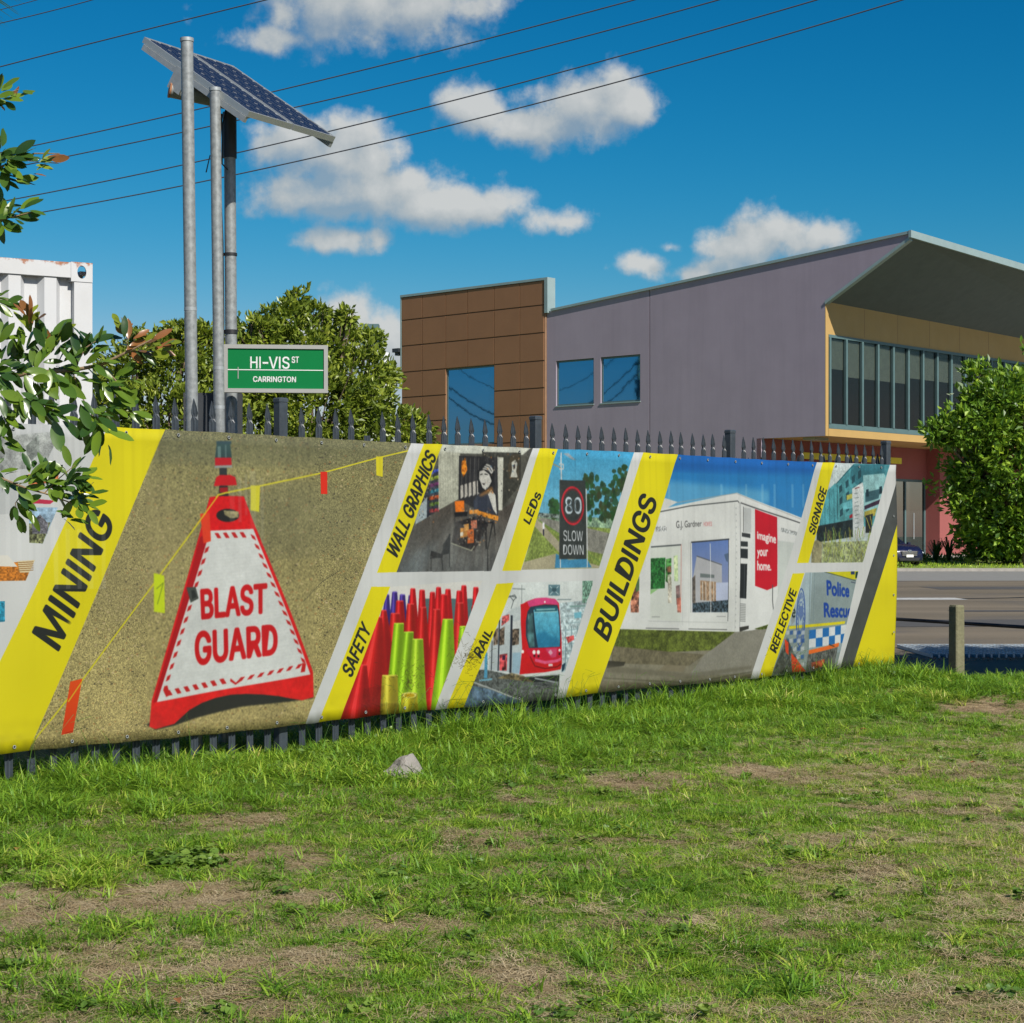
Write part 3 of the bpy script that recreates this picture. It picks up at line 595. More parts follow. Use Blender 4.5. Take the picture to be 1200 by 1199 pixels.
ring = [Z5(*[(235+r_*math.cos(a), 318+r_*1.62*math.sin(a)) for a in np.linspace(0, 6.28, 33)]) for r_ in (43,)]
for r_, w_, c_ in ((43,6,(196,40,52)),(38,2.2,(120,40,44))): line(Z5(*[(235+r_*math.cos(a), 318+r_*1.72*math.sin(a)) for a in np.linspace(0, 6.2832, 41)]), w_, c_)
text("80", *Z5((206,283),(270,285),(270,350),(206,350)), (200,216,224), .02); text("80", *Z5((211,291),(265,293),(265,342),(211,342)), (66,80,86), -.012, .9)
text("SLOW", *Z5((196,416),(274,419),(274,461),(196,459)), (226,232,236), -.008); text("DOWN", *Z5((194,473),(276,475),(276,515),(194,514)), (226,232,236), -.008)
clip(None); soften(lp, 1, .06, 41)
# BUILDINGS
fill(Z5((535,60),(676,60),(336,1092),(200,1100)), YEL); text("BUILDINGS", *Z5((324,812),(512,264),(572,300),(383,862)), DK, .045)
bp_ = Z5((676,60),(1300,60),(1300,1090),(336,1092)); bq = Z5((676,60),(640,60)); bpol = [Z5((676,60))[0], Z6((375,100))[0], Z6((102,1010))[0], Z5((336,1092))[0]]; clip(bpol)
fill(bpol, (30,120,190), col2=(120,180,215)); fill([(755,530),(975,530),(975,556),(755,552)], (24,84,172), .55, feather=8); fill([(745,560),(900,575),(900,590),(745,600)], (120,190,220), .55, feather=8)
for x in (300,640,800,905,980,1090,1160): fill(Zg((x,40),(x+14,40),(x+12,190),(x-2,190)), (170,215,235), .25)
fill(Zg((-300,950),(-300,1500),(1100,1500),(1100,920),(730,985)), (132,128,110), noise=.06)
fill(Zg((280,130),(360,155),(250,215),(250,150)), (214,216,212))
fill(Zg((-60,260),(250,200),(745,95),(1200,275),(1000,930),(760,990),(-60,965)), (222,225,222), noise=.015, cells=[(40,1)])
fill(Zg((745,95),(1200,280),(1200,900),(765,992)), (228,231,229)); fill(Zg((1000,400),(1200,430),(1200,900),(1000,930)), (190,200,194), .6)
line(Zg((240,218),(440,180),(750,148),(760,160)), 3, (70,74,74)); line(Zg((770,160),(1160,295)), 4, (90,92,92)); line(Zg((745,100),(1160,270)), 2, (170,172,172)); line(Zg((350,160),(745,98)), 2, (160,164,164))
text("G.J. Gardner", *Zg((348,276),(515,272),(515,322),(348,336)), (66,66,66), -.004); text("HOMES", *Zg((528,282),(580,280),(580,308),(528,310)), (205,96,96), .0); fill(Zg((215,310),(285,308),(285,340),(215,345)), (180,184,184), .8, noise=.3, cells=[(3,2)])
fill(Zg((180,438),(380,425),(378,920),(180,900)), (216,222,214)); line(Zg((185,442),(380,428)), 4, (84,90,92)); line(Zg((380,425),(378,860)), 2.4, (196,120,110))
fill(Zg((182,515),(275,510),(273,705),(182,712)), (44,110,52), noise=.35, cells=[(3,1.2),(8,.8)]); fill(Zg((278,520),(315,512),(315,690),(278,660)), (70,120,64), noise=.5); fill(Zg((180,715),(230,710),(180,745)), (150,200,130))
for (x, y, h_, c_) in ((285,570,34,(190,120,90)),(290,620,180,(214,206,186)),(345,690,120,(120,90,90)),(352,770,90,(196,110,90)),(330,500,160,(186,214,150))): fill(Zg((x,y),(x+26,y-6),(x+30,y+h_),(x+6,y+h_)), c_, .8, noise=.3)
fill(Zg((450,412),(686,390),(684,858),(450,860)), (98,128,190), col2=(160,160,178)); line(Zg((446,412),(690,392)), 4, (60,64,70)); line(Zg((686,395),(684,915)), 2.6, (50,54,58)); line(Zg((440,415),(442,860)), 2, (130,134,134))
fill(Zg((455,640),(480,500),(640,550),(640,700),(640,800),(455,800)), (180,182,186)); line(Zg((480,500),(640,556)), 2.6, (80,84,92)); fill(Zg((500,655),(600,665),(600,790),(500,780)), (168,140,112), noise=.2); fill(Zg((500,610),(590,620),(590,640),(500,636)), (110,120,120))
for x in (515,535,558,585): line(Zg((x,665),(x,785)), 3, (216,214,206)); 
fill(Zg((600,670),(682,668),(682,780),(600,785)), (190,200,226)); fill(Zg((452,800),(684,780),(684,858),(452,858)), (62,78,88), noise=.6, cells=[(4,1.2)]); fill(Zg((655,490),(684,480),(680,540),(668,530)), (70,90,110), .7)
line(Zg((566,420),(566,858)), 3, (225,228,228)); fill(Zg((450,640),(470,620),(470,800),(450,800)), (90,80,70), .8, noise=.4); line(Zg((390,390),(390,940)), 1.4, (186,190,188)); line(Zg((430,395),(430,950)), 1.4, (186,190,188))
line(Zg((155,960),(370,965)), 2.4, (110,112,112)); line(Zg((428,965),(680,970)), 2.4, (100,102,102)); line(Zg((170,915),(680,925)), 1.4, (180,184,182)); line(Zg((605,886),(668,886)), 2, (150,152,152))
line(Zg((192,888),(245,888)), 2, (150,152,152)); fill(Zg((60,800),(80,680),(112,640),(110,860),(62,860)), (160,106,84), noise=.5); fill(Zg((90,640),(112,630),(112,720),(92,730)), (70,120,70), .8)
line(Zg((765,160),(768,980)), 2, (120,124,124)); line(Zg((730,160),(735,990)), 1.5, (186,190,190))
for k in range(20): fill(Zg((735,190+k*40),(742,190+k*40),(742,200+k*40),(735,200+k*40)), (170,174,174), .7)
line(Zg((788,185),(786,345)), 3, (90,92,92)); fill(Zg((790,190),(838,195),(838,350),(790,350)), (196,200,200)); fill(Zg((775,350),(832,358),(832,385),(775,375)), (60,64,66)); fill(Zg((768,405),(815,408),(815,440),(768,438)), (52,58,60)); fill(Zg((766,452),(815,455),(815,516),(766,512)), (44,50,52)); fill(Zg((766,548),(812,550),(808,772),(764,768)), (40,44,46)); line(Zg((795,552),(793,770)), 3, (74,80,84))
for k in range(11): line(Zg((768,805+k*11),(805,808+k*11)), 2, (120,124,122))
fill(Zg((766,955),(826,945),(826,965),(768,985)), (60,60,56)); 
fill(Zg((862,200),(998,252),(996,690),(935,718),(862,690)), (204,24,44)); text("imagine", *Zg((876,344),(988,368),(988,436),(876,404)), (240,236,232), .05); text("your", *Zg((876,462),(940,460),(938,520),(876,515)), (240,236,232), .05); text("home.", *Zg((876,530),(958,540),(958,592),(876,590)), (240,236,232), .05)
fill(Zg((1020,318),(1135,350),(1135,375),(1020,345)), (178,184,184), .8, noise=.3, cells=[(3,2)]); line(Zg((968,685),(968,780),(976,865)), 4, (90,94,94))
fill(Zg((-60,965),(745,985),(580,1100),(-60,1130)), (92,104,42), noise=.3, cells=[(3,1),(14,.8)]); fill(Zg((860,965),(950,935),(930,975)), (84,100,40), noise=.3)
fill(Z5((395,880),(640,905),(760,915),(700,960),(400,950)), (112,106,84), noise=.12); fill(Z5((760,915),(890,825),(1040,810),(980,990),(700,1000)), (140,138,126), noise=.06, cells=[(4,1),(30,.5)])
fill(Z5((385,940),(450,945),(445,960),(380,970)), (50,48,40), .8); fill(Z5((610,955),(690,960),(680,985),(580,980)), (130,120,96), .6); fill(Z5((380,985),(700,1010),(960,975),(960,960),(700,990),(380,960)), (104,100,84), .6, feather=2)
fill(Z5((340,1092),(360,1020),(700,1040),(1000,985),(980,1030),(700,1075)), (120,114,94), noise=.12, cells=[(3,1),(30,.6)]); line(Z5((370,1010),(700,1028),(960,985)), 3, (84,80,64), .6)
clip(None); soften(bpol, 1, .016, 51)
# SIGNAGE / REFLECTIVE
fill(Z6((375,100),(700,100),(700,1015),(98,1015)), WH)
fill(Z6((398,100),(448,100),(322,547),(275,548)), YEL); fill(Z6((258,590),(306,588),(180,1012),(128,1015)), YEL)
text("SIGNAGE", *Zp((198,410),(266,176),(298,198),(228,432)), DK, .045); text("REFLECTIVE", *Zp((3,1022),(102,706),(135,726),(36,1046)), DK, .045)
gp2 = Z6((448,100),(660,100),(655,158),(546,545),(322,547)); clip(gp2); fill(gp2, (186,200,200))
fill(Zp((255,330),(350,160),(440,60),(640,60),(620,380),(255,400)), (70,140,150), col2=(90,160,165), noise=.12, cells=[(16,1)])
fill(Zp((430,70),(600,60),(610,200),(540,150),(480,190),(420,140)), (52,112,124), .9); line(Zp((348,165),(440,65)), 3, (30,80,90)); line(Zp((352,170),(350,350)), 3, (36,70,80))
for k in range(3):
    for j in range(4): fill(Zp((362+j*34,180+k*62-j*26),(378+j*34,166+k*62-j*26),(378+j*34,200+k*62-j*24),(362+j*34,214+k*62-j*24)), (34,70,80), .9)
fill(Zp((255,240),(345,160),(350,385),(258,395)), (84,160,170)); 
for k in range(4): line(Zp((262+k*24,250-k*20),(260+k*24,390)), 2, (40,90,100)); 
fill(Zp((490,120),(600,110),(612,140),(560,330),(492,330)), (160,206,208), .85); fill(Zp((500,210),(580,190),(570,240),(500,262)), (60,100,110)); fill(Zp((495,280),(590,240),(590,262),(495,300)), (60,40,60)); fill(Zp((495,310),(560,290),(550,330),(495,340)), (170,160,70)); fill(Zp((400,225),(430,215),(430,240),(400,250)), (190,190,90)); fill(Zp((380,265),(430,250),(430,290),(380,300)), (110,190,200)); fill(Zp((412,330),(430,320),(430,340),(412,345)), (170,40,50))
for (x,y) in ((505,195),(575,180),(555,330),(520,350)): fill(Zp((x,y),(x+14,y-4),(x+14,y+34),(x,y+38)), (30,56,66))
fill(Zp((240,385),(430,350),(430,440),(240,470)), (32,44,46), noise=.3); fill(Zp((500,330),(540,320),(530,420),(500,420)), (40,44,44)); line(Zp((505,340),(525,400)), 3, (210,200,80)); line(Zp((525,330),(535,380)), 3, (210,200,80))
fill(Zp((430,190),(488,156),(492,180),(490,440),(440,455),(430,440)), (206,214,214)); line(Zp((445,190),(470,182)), 3, (120,60,60)); 
for k in range(9): line(Zp((442,215+k*22+(k%3)*2),(442+18+(k*7)%14,213+k*22)), 2, (110,124,124))
for _ in range(130): 
    x = rnd.uniform(272, 545); y = rnd.uniform(400+abs(x-400)*.1, 560); line(Zp((x,y+30),(x+rnd.uniform(-16,16),y-rnd.uniform(0,34))), 2.4, (rnd.randint(120,176),rnd.randint(140,176),rnd.randint(54,90)), .9)
fill(Zp((270,470),(540,460),(520,585),(262,585)), (128,136,60), .55, noise=.5, cells=[(3,1),(8,1)]); fill(Zp((214,470),(240,455),(268,470),(262,580),(210,580)), (150,146,110), noise=.1)
clip(None); soften(gp2, 1, .09, 61)
rp = Z6((310,586),(527,580),(428,1012),(178,1012)); clip(rp); fill(rp, (146,164,166), col2=(130,144,140))
fill(Zp((180,620),(215,625),(205,900),(90,900),(120,800)), (170,190,196)); line(Zp((205,625),(200,1090)), 3, (110,130,136)); line(Zp((228,625),(222,900)), 2, (120,140,146))
fill(Zp((275,622),(460,618),(458,660),(420,662),(330,640)), (214,208,24)); fill(Zp((418,620),(440,620),(440,636),(418,636)), (40,60,110)); fill(Zp((445,622),(460,622),(455,655),(443,655)), (20,60,50)); line(Zp((275,622),(445,668)), 2.4, (60,76,80)); line(Zp((420,675),(445,680)), 2.4, (60,70,90))
text("Police", *Zp((288,668),(408,690),(408,752),(290,742)), (30,70,160), .06); text("Rescue", *Zp((274,785),(424,796),(424,858),(276,856)), (30,70,160), .06)
fill(Zp((100,905),(390,878),(385,892),(100,920)), (222,210,30)); 
for r_ in range(3):
    for c_ in range(6):
        a = lambda i, j: (204+i*32, 926+j*46-i*5)
        fill(Zp(a(c_,r_),a(c_+1,r_),a(c_+1,r_+1),a(c_,r_+1)), ((36,110,180) if (r_+c_)%2 == 0 else (214,220,222)) if r_ < 2 else (150,168,172))
fill(Zp((204,1030),(356,990),(354,1010),(204,1052)), (232,110,40)); fill(Zp((200,1052),(350,1012),(330,1120),(190,1140)), (92,96,92), noise=.3); fill(Zp((215,1095),(280,1075),(280,1110),(220,1130)), (170,70,40), .8, noise=.3)
for k in range(2): line(Zp((330,1010),(300,1000)), 3, (60,60,50))
# round emblem on the vehicle side (rings, wreath and crown marks)
for r_, w_, c_ in ((1.0,4,(60,90,160)),(.86,2,(80,106,170)),(.55,3,(70,98,165))): line(Zp(*[(160+22*r_*math.cos(a), 860+150*r_*math.sin(a)) for a in np.linspace(0, 6.2832, 41)]), w_, c_)
for a in np.linspace(0, 6.28, 26): line(Zp((160+15*math.cos(a),860+100*math.sin(a)),(160+18*math.cos(a+.15),860+126*math.sin(a+.15))), 2, (50,80,150))
fill(Zp((152,800),(168,800),(170,850),(160,880),(150,850)), (70,98,165), .7); fill(Zp((110,860),(130,790),(130,880),(112,900)), (150,160,160)); text("e", *Zp((112,815),(132,815),(132,860),(112,860)), (40,56,60), .03)
for k in range(26): fill(Zp((86+k%5*20,930+k//5*42),(102+k%5*20,926+k//5*42),(102+k%5*20,948+k//5*42),(86+k%5*20,950+k//5*42)), ((44,84,150) if k % 2 else (190,198,200)), .8)
fill(Zp((20,1150),(90,960),(130,1040),(190,1160)), (70,74,66), .85, noise=.4); fill(Zp((78,970),(100,990),(104,1055),(88,1040)), (216,70,36)); fill(Zp((118,1045),(150,1080),(190,1140),(125,1145)), (222,70,36))
clip(None); soften(rp, 1, .03, 71)
fill(Z6((690,195),(700,380),(684,380),(509,968),(452,975)), (78,82,80), noise=.05, cells=[(20,1),(4,.5)]); fill(Z6((684,380),(700,330),(700,1015),(507,1015),(509,966)), YEL)
for _ in range(60):
    u = rnd.uniform(-20,1050); 
# streaks painted as shade showing through; weathering: hem lines, dust along the foot
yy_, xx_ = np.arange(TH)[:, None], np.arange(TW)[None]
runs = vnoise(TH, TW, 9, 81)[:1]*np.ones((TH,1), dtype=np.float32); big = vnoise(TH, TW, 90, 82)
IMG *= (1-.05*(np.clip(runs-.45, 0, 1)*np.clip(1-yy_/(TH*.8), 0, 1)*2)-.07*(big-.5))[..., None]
foot = np.clip((yy_-(TH-95))/95., 0, 1)*vnoise(TH, TW, 14, 83)
IMG[:] = IMG*(1-.28*foot[..., None])+np.array([.34,.31,.22], dtype=np.float32)*.28*foot[..., None]
# grass shadows painted as dark flecks near RAIL / SAFETY and the corner
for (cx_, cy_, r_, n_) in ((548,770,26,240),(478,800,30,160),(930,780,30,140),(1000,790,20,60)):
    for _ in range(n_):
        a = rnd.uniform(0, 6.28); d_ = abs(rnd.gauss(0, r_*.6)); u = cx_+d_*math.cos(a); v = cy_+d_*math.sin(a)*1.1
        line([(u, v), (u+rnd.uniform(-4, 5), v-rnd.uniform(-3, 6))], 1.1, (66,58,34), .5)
im = bpy.data.images.new("banner_print", TW, TH, alpha=False)
buf = np.ones((TH, TW, 4), dtype=np.float32); buf[..., :3] = np.clip(IMG, 0, 1)[::-1]; im.pixels.foreach_set(buf.ravel()); im.pack()
mb_ = bpy.data.materials.new('printed_vinyl'); mb_.use_nodes = True; t = NT(mb_.node_tree); b = t.n['Principled BSDF']
ti = t.new('ShaderNodeTexImage'); ti.image = im; ti.extension = 'EXTEND'; uvn = t.new('ShaderNodeUVMap'); uvn.uv_map = 'UVMap'; t.l.new(uvn.outputs[0], ti.inputs[0])
t.put(b.inputs['Base Color'], t.mix(1.0, ti.outputs[0], (.50, .50, .497), 'MULTIPLY')); b.inputs['Roughness'].default_value = .5; b.inputs['Specular IOR Level'].default_value = .3
bpn = t.new('ShaderNodeBump'); bpn.inputs['Strength'].default_value = .12; bpn.inputs['Distance'].default_value = .01
tcn = t.new('ShaderNodeTexCoord'); t.put(bpn.inputs['Height'], t.noise(tcn.outputs['Object'], 6, 4)); t.l.new(bpn.outputs[0], b.inputs['Normal'])
M['banner'] = mb_; del buf, IMG

# ------------------------------------------------------------------ ground
def smooth(a, b, x):
    k = min(max((x-a)/(b-a), 0), 1); return k*k*(3-2*k)
def hash2(x, y): return math.sin(x*1.7+y*.6)*.5+math.sin(x*.7-y*1.9+1.3)*.5
def frame(x, y):
    dx, dy = x-P0.x, y-P0.y; return dx*E.x+dy*E.y, -(dx*Wd.x+dy*Wd.y)     # along the fence, towards the lawn
def gz(x, y):
    L, N = frame(x, y)
    rise = .03+.011*min(max(L, -3), 11)+.04*smooth(8, 9.6, L)*(1-smooth(10.1, 10.8, L))
    k = math.exp(-(max(N, 0)/3.0)**1.2) if N > 0 else 1.0
    z = rise*k+.02*hash2(x*.8, y*.8)+.012*hash2(x*2.6, y*2.3)
    e = smooth(.0, .95, N+.12*hash2(x*3, y*2)) if L > 10.5 else (1.0 if N > -9 else smooth(-12, -9, N))
    e = e if L < 10.5 or N > -1.6 else 0
    return z*e+(1-e)*(-.06)
# dirt patches seen in the lawn, taken at their photo places: (u, v, half width, half height, strength)
PATCH = [(60,1060,150,34,1),(440,1085,90,14,.8),(600,1150,110,12,.7),(300,1135,140,16,.85),(90,1150,120,16,.7),(850,1080,80,12,.5),(560,985,70,9,.6),(250,965,90,7,.7),(210,1052,150,22,.95),(300,1008,90,11,.9),(385,935,70,8,.8),(150,1110,120,12,.6),(40,1090,60,14,.8),(350,1130,110,16,.6),(250,1165,90,12,.6),
         (745,918,110,10,1),(890,906,70,9,.9),(1150,830,70,7,1),(1190,828,60,9,1),(990,990,70,10,.45),(1040,1015,60,10,.45),(610,1165,80,12,.4),(700,1020,60,8,.3),(470,1060,80,9,.5),
         (1180,950,70,22,.4),(560,1185,80,10,.4),(420,900,60,5,.5),(1090,905,90,12,.35),(450,1010,60,8,.5),(120,960,60,7,.4),(640,940,50,6,.4),(330,1185,60,12,.5)]
def to_ground(u, v):
    d = EYE*2200/(v-628)
    for _ in range(3): x = (u-600)/2200*d; d = (EYE-gz(x, d))*2200/(v-628)
    return (u-600)/2200*d, d
PG = []
for (u, v, a, b, s_) in PATCH:
    x, y = to_ground(u, v); x2, y2 = to_ground(u, v-b); x3, y3 = to_ground(u, v+b); PG.append((x, y, a/2200*y*1.1, abs(y2-y3)/2*1.15+.05, min(1, s_*1.15)))
_nz = np.random.RandomState(11).rand(64, 64)
def vn(x, y, cell):
    x, y = x/cell+100, y/cell+100; xi, yi = int(math.floor(x)), int(math.floor(y)); fx, fy = x-xi, y-yi; fx = fx*fx*(3-2*fx); fy = fy*fy*(3-2*fy)
    a = _nz[yi%64, xi%64]; b = _nz[yi%64, (xi+1)%64]; c = _nz[(yi+1)%64, xi%64]; d = _nz[(yi+1)%64, (xi+1)%64]
    return (a*(1-fx)+b*fx)*(1-fy)+(c*(1-fx)+d*fx)*fy
def bare(x, y):
    """0 = full turf, 1 = bare soil"""
    r = 0
    n = vn(x, y, .22)*.5+vn(x, y, .09)*.3+vn(x, y, .7)*.4-.6
    for (cx, cy, a, b, s_) in PG:
        k = ((x-cx)/a)**2+((y-cy)/b)**2
        if k < 3: r = max(r, s_*smooth(1.25, .35, math.sqrt(k)+n*1.1))
    return max(r, smooth(.2, .38, n)*.6)
def dryness(x, y):
    """how yellow the turf is: greener by the fence, drier in the mown middle"""
    L, N = frame(x, y); d = .5*vn(x, y, 1.3)+.5*vn(x, y, .45)
    right = smooth(-1.0, 2.5, x-.1*(y-8))
    k = (.10+.36*right*smooth(.8, 3.5, N))+(d-.5)*.55
    return min(max(k, 0), 1)

m = bpy.data.materials.new('lawn_soil'); m.use_nodes = True; t = NT(m.node_tree); b = t.n['Principled BSDF']
tcn = t.new('ShaderNodeTexCoord'); v = tcn.outputs['Object']; at1 = t.new('ShaderNodeAttribute', attribute_name='bare').outputs['Fac']
soil = t.ramp(t.noise(v, 30, 8, .7), [(.28, (.10, .062, .034)), (.45, (.23, .155, .088)), (.6, (.40, .295, .185)), (.75, (.52, .41, .27))])
soil = t.mix(t.mr(t.noise(v, 4, 5), .55, .72, 0, .6), soil, (.13, .09, .06))
thatch = t.ramp(t.noise(v, 60, 8, .75), [(.3, (.05, .06, .02)), (.48, (.14, .15, .045)), (.66, (.32, .28, .12))])
t.put(b.inputs['Base Color'], t.mix(at1, thatch, soil)); b.inputs['Roughness'].default_value = .95; b.inputs['Specular IOR Level'].default_value = .15
bp = t.new('ShaderNodeBump'); bp.inputs['Strength'].default_value = .9; bp.inputs['Distance'].default_value = .02; t.put(bp.inputs['Height'], t.noise(v, 55, 8, .7)); t.l.new(bp.outputs[0], b.inputs['Normal'])
M['lawn'] = m
xs = np.arange(-6.0, 10.01, .07); ys = np.arange(3.6, 24.0, .07); V = []; B = []
for y in ys:
    for x in xs: V.append((x, y, gz(x, y))); B.append(bare(x, y))
nx = len(xs); Fc = []
for j in range(len(ys)-1):
    for i in range(nx-1):
        L, N = frame(xs[i], ys[j])
        if (L > 10.4 and N < -1.7) or N < -6: continue
        a = j*nx+i; Fc.append((a, a+1, a+nx+1, a+nx))
link('lawn', npmesh('lawn', V, Fc, M['lawn'], True, {'bare': ('POINT', B)}), kind='structure')

# asphalt, kerbs, verge: sheets a few mm apart, a base that reaches the horizon
m = bpy.data.materials.new('asphalt'); m.use_nodes = True; t = NT(m.node_tree); b = t.n['Principled BSDF']
tcn = t.new('ShaderNodeTexCoord'); v = tcn.outputs['Object']; mp = t.new('ShaderNodeMapping'); t.l.new(v, mp.inputs[0]); mp.inputs['Scale'].default_value = (.05, .5, 1)
c = t.ramp(t.noise(v, 45, 6, .7), [(.3, (.072, .06, .044)), (.7, (.18, .152, .112))])
c = t.mix(t.mr(t.noise(mp.outputs[0], 1.0, 4), .42, .62, 0, .55), c, (.205, .168, .122)); c = t.mix(t.mr(t.noise(v, .35, 5), .5, .65, 0, .5), c, (.085, .082, .08))
t.put(b.inputs['Base Color'], c); b.inputs['Roughness'].default_value = .95; b.inputs['Specular IOR Level'].default_value = .15
bp = t.new('ShaderNodeBump'); bp.inputs['Strength'].default_value = .4; bp.inputs['Distance'].default_value = .01; t.put(bp.inputs['Height'], t.noise(v, 60, 4)); t.l.new(bp.outputs[0], b.inputs['Normal'])
M['asphalt'] = m
M['asphalt2'] = mat('asphalt_pale', (.19, .186, .172), .85, var=.12, scale=2)
M['concrete'] = mat('kerb_concrete', (.30, .28, .25), .85, var=.2, scale=3, bump=.2)
M['earth'] = mat('earth', (.10, .10, .06), .95, var=.25, scale=.3)
M['yard'] = mat('yard_gravel', (.10, .095, .085), .95, var=.35, scale=8, bump=.5)
M['verge'] = mat('verge_turf', (.17, .22, .04), .95, var=.35, scale=2.5, bump=.6, bscale=6)
def sheet(name, pts, z, mt, kind='structure'):
    b_ = MB(); b_.add([(x, y, z) for x, y in pts] if not hasattr(z, '__len__') else [(x, y, zz) for (x, y), zz in zip(pts, z)], [tuple(range(len(pts)))]); return b_.build(name, mt, kind=kind)
sheet('ground', [(-3000,-3000),(3000,-3000),(3000,3000),(-3000,3000)], -.10, M['earth'])
sheet('road', [(-60,-20),(90,-20),(90,86),(-60,86)], -.03, M['asphalt'])
sheet('road_shoulder', [(-60,66),(90,70),(90,86.2),(-60,86.2)], -.026, M['asphalt2'])
b_ = MB(); b_.box((-60,86,-.04),(90,86.45,.11)); b_.build('kerb', M['concrete'], kind='structure')
b_ = MB(); b_.add([(-60,86.45,.10),(90,86.45,.10),(90,100,.30),(-60,100,.30),(-60,170,.40),(90,170,.40)], [(0,1,2,3),(3,2,5,4)]); b_.build('verge', M['verge'], kind='structure')
sheet('forecourt_paving', [(12,101),(60,101),(60,128),(12,128)], .42, M['concrete'])
yard = [P0+E*-14+Wd*1.2, P0+E*10.0+Wd*1.2, P0+E*10.0+Wd*26, P0+E*-14+Wd*26]
b_ = MB(); b_.add([(p.x, p.y, .035) for p in yard]+[(p.x, p.y, -.1) for p in yard], [(0,1,2,3),(1,5,6,2),(0,4,5,1),(2,6,7,3),(3,7,4,0)]); b_.build('yard_ground', M['yard'], kind='structure')
M['roadpaint'] = mat('worn_road_paint', (.40,.40,.38), .7, var=.4, scale=6)
b_ = MB()
for x0 in (-14, -2, 8.0, 22): b_.add([(x0,47.6,-.022),(x0+3.6,47.7,-.022),(x0+3.6,49.2,-.022),(x0,49.1,-.022)], [(0,1,2,3)])
b_.build('road_marking', M['roadpaint'], kind='structure')
M['patch'] = mat('asphalt_repair', (.06, .056, .052), .9, var=.2, scale=4)
for nm_, pts_ in (('road_patch', [(6.4,33.5),(11.5,33.9),(11.3,36.6),(6.2,36.2)]), ('road_patch', [(13,57),(24,57.5),(24,60.5),(13,60)]), ('road_patch', [(9.5,40.2),(16.5,40.6),(16.5,41.3),(9.5,41.0)])): sheet(nm_, pts_, -.0245, M['patch'])
# wandering tar joint beyond the dash
b_ = MB(); pts = [(11.6,48.4),(13,49.0),(14.5,50.4),(16,51.2),(19,54),(24,57)]
for (a, c) in zip(pts, pts[1:]): b_.add([(a[0],a[1],-.021),(c[0],c[1],-.021),(c[0],c[1]+.28,-.021),(a[0],a[1]+.28,-.021)], [(0,1,2,3)])
b_.build('road_tar_line', M['dark'], kind='structure')

# ------------------------------------------------------------------ palisade fence
FR = thing('palisade_fence', "charcoal steel palisade fence with pointed pales behind the long printed banner", 'fence', (P0.x+Wd.x*.04, P0.y+Wd.y*.04, 0), ANG)
def pale_mesh(h0, h1, broken=False):
    # W-section with a pinched, twisted neck below the arrow head
    prof = [(-.029,-.010),(-.019,.004),(-.007,.004),(0,-.008),(.007,.004),(.019,.004),(.029,-.010)]
    th = .0035; rings = [(h0,1,0),(h1-.15,1,0),(h1-.125,.78,.35),(h1-.10,.95,0),(h1-.055,.62,0),(h1-.003,.05,0)] if not broken else [(h0,1,0),(h1-.19,1,0)]
    b_ = MB(); vs = []; n = len(prof)
    for (z, s_, tw) in rings:
        for side in (0, 1):
            for (x, y) in prof:
                xx, yy = x*s_, y*s_-(th if side else 0); c_, s2 = math.cos(tw), math.sin(tw); vs.append((xx*c_-yy*s2, xx*s2+yy*c_, z))
    fs = []
    for r in range(len(rings)-1):
        o, p = r*2*n, (r+1)*2*n
        for i in range(n-1): fs += [(o+i, o+i+1, p+i+1, p+i), (o+n+i+1, o+n+i, p+n+i, p+n+i+1)]
        fs += [(o, p, p+n, o+n), (o+n-1, o+2*n-1, p+2*n-1, p+n-1)]
    o = (len(rings)-1)*2*n; fs += [(i, i+1, n+i+1, n+i) for i in range(n-1)]+[(o+i+1, o+i, o+n+i, o+n+i+1) for i in range(n-1)]
    b_.add(vs, fs); return b_.mesh('pale', M['fence'])
PALE = pale_mesh(.10, 2.52); PBR = pale_mesh(.10, 2.52, True)
def post_mesh(z0, z1):
    b_ = MB(); a, c = .038, .008
    def ring(s_, z): 
        k = a*s_; return [(k-c,-k,z),(k,-k+c,z),(k,k-c,z),(k-c,k,z),(-k+c,k,z),(-k,k-c,z),(-k,-k+c,z),(-k+c,-k,z)]
    vs = []; lv = [(1,z0),(1,z1-.03),(1.1,z1-.03),(1.1,z1-.008),(.9,z1)]
    for s_, z in lv: vs += ring(s_, z)
    fs = []
    for r in range(len(lv)-1):
        for i in range(8): fs.append((r*8+i, r*8+(i+1)%8, r*8+8+(i+1)%8, r*8+8+i))
    fs.append(tuple(range(8*(len(lv)-1), 8*len(lv)))); b_.add(vs, fs); return b_.mesh('post', M['fence'])
POST = post_mesh(-.2, 2.57)
posts = [-3.1, -.4, 2.30, 5.0, 7.68, 10.39]
BOLT = MB().tube([(0,-.002,0),(0,-.012,0)], .011, 8).mesh('bolt', M['galv'])
for i, L in enumerate(posts):
    link('post', POST, FR, (L, .035, gz(P0.x+E.x*L, P0.y+E.y*L)*.0))
    if i < len(posts)-1:
        L2 = posts[i+1]; n = 16; pitch = (L2-L)/(n+1)
        for k in range(n):
            x = L+pitch*(k+1); br = i == 2 and k == 4
            tilt = rnd.uniform(-.004, .004)
            link('pale', PBR if br else PALE, FR, (x, 0, rnd.uniform(-.006, .006)), (0, tilt, rnd.uniform(-.05,.05)))
        for z in (.42, 2.12):
            b_ = MB(); b_.box((L+.042, .012, z-.025), (L2-.042, .018, z+.025)); b_.box((L+.042, .018, z-.025), (L2-.042, .062, z-.019)); b_.build('rail', M['fence'], FR)
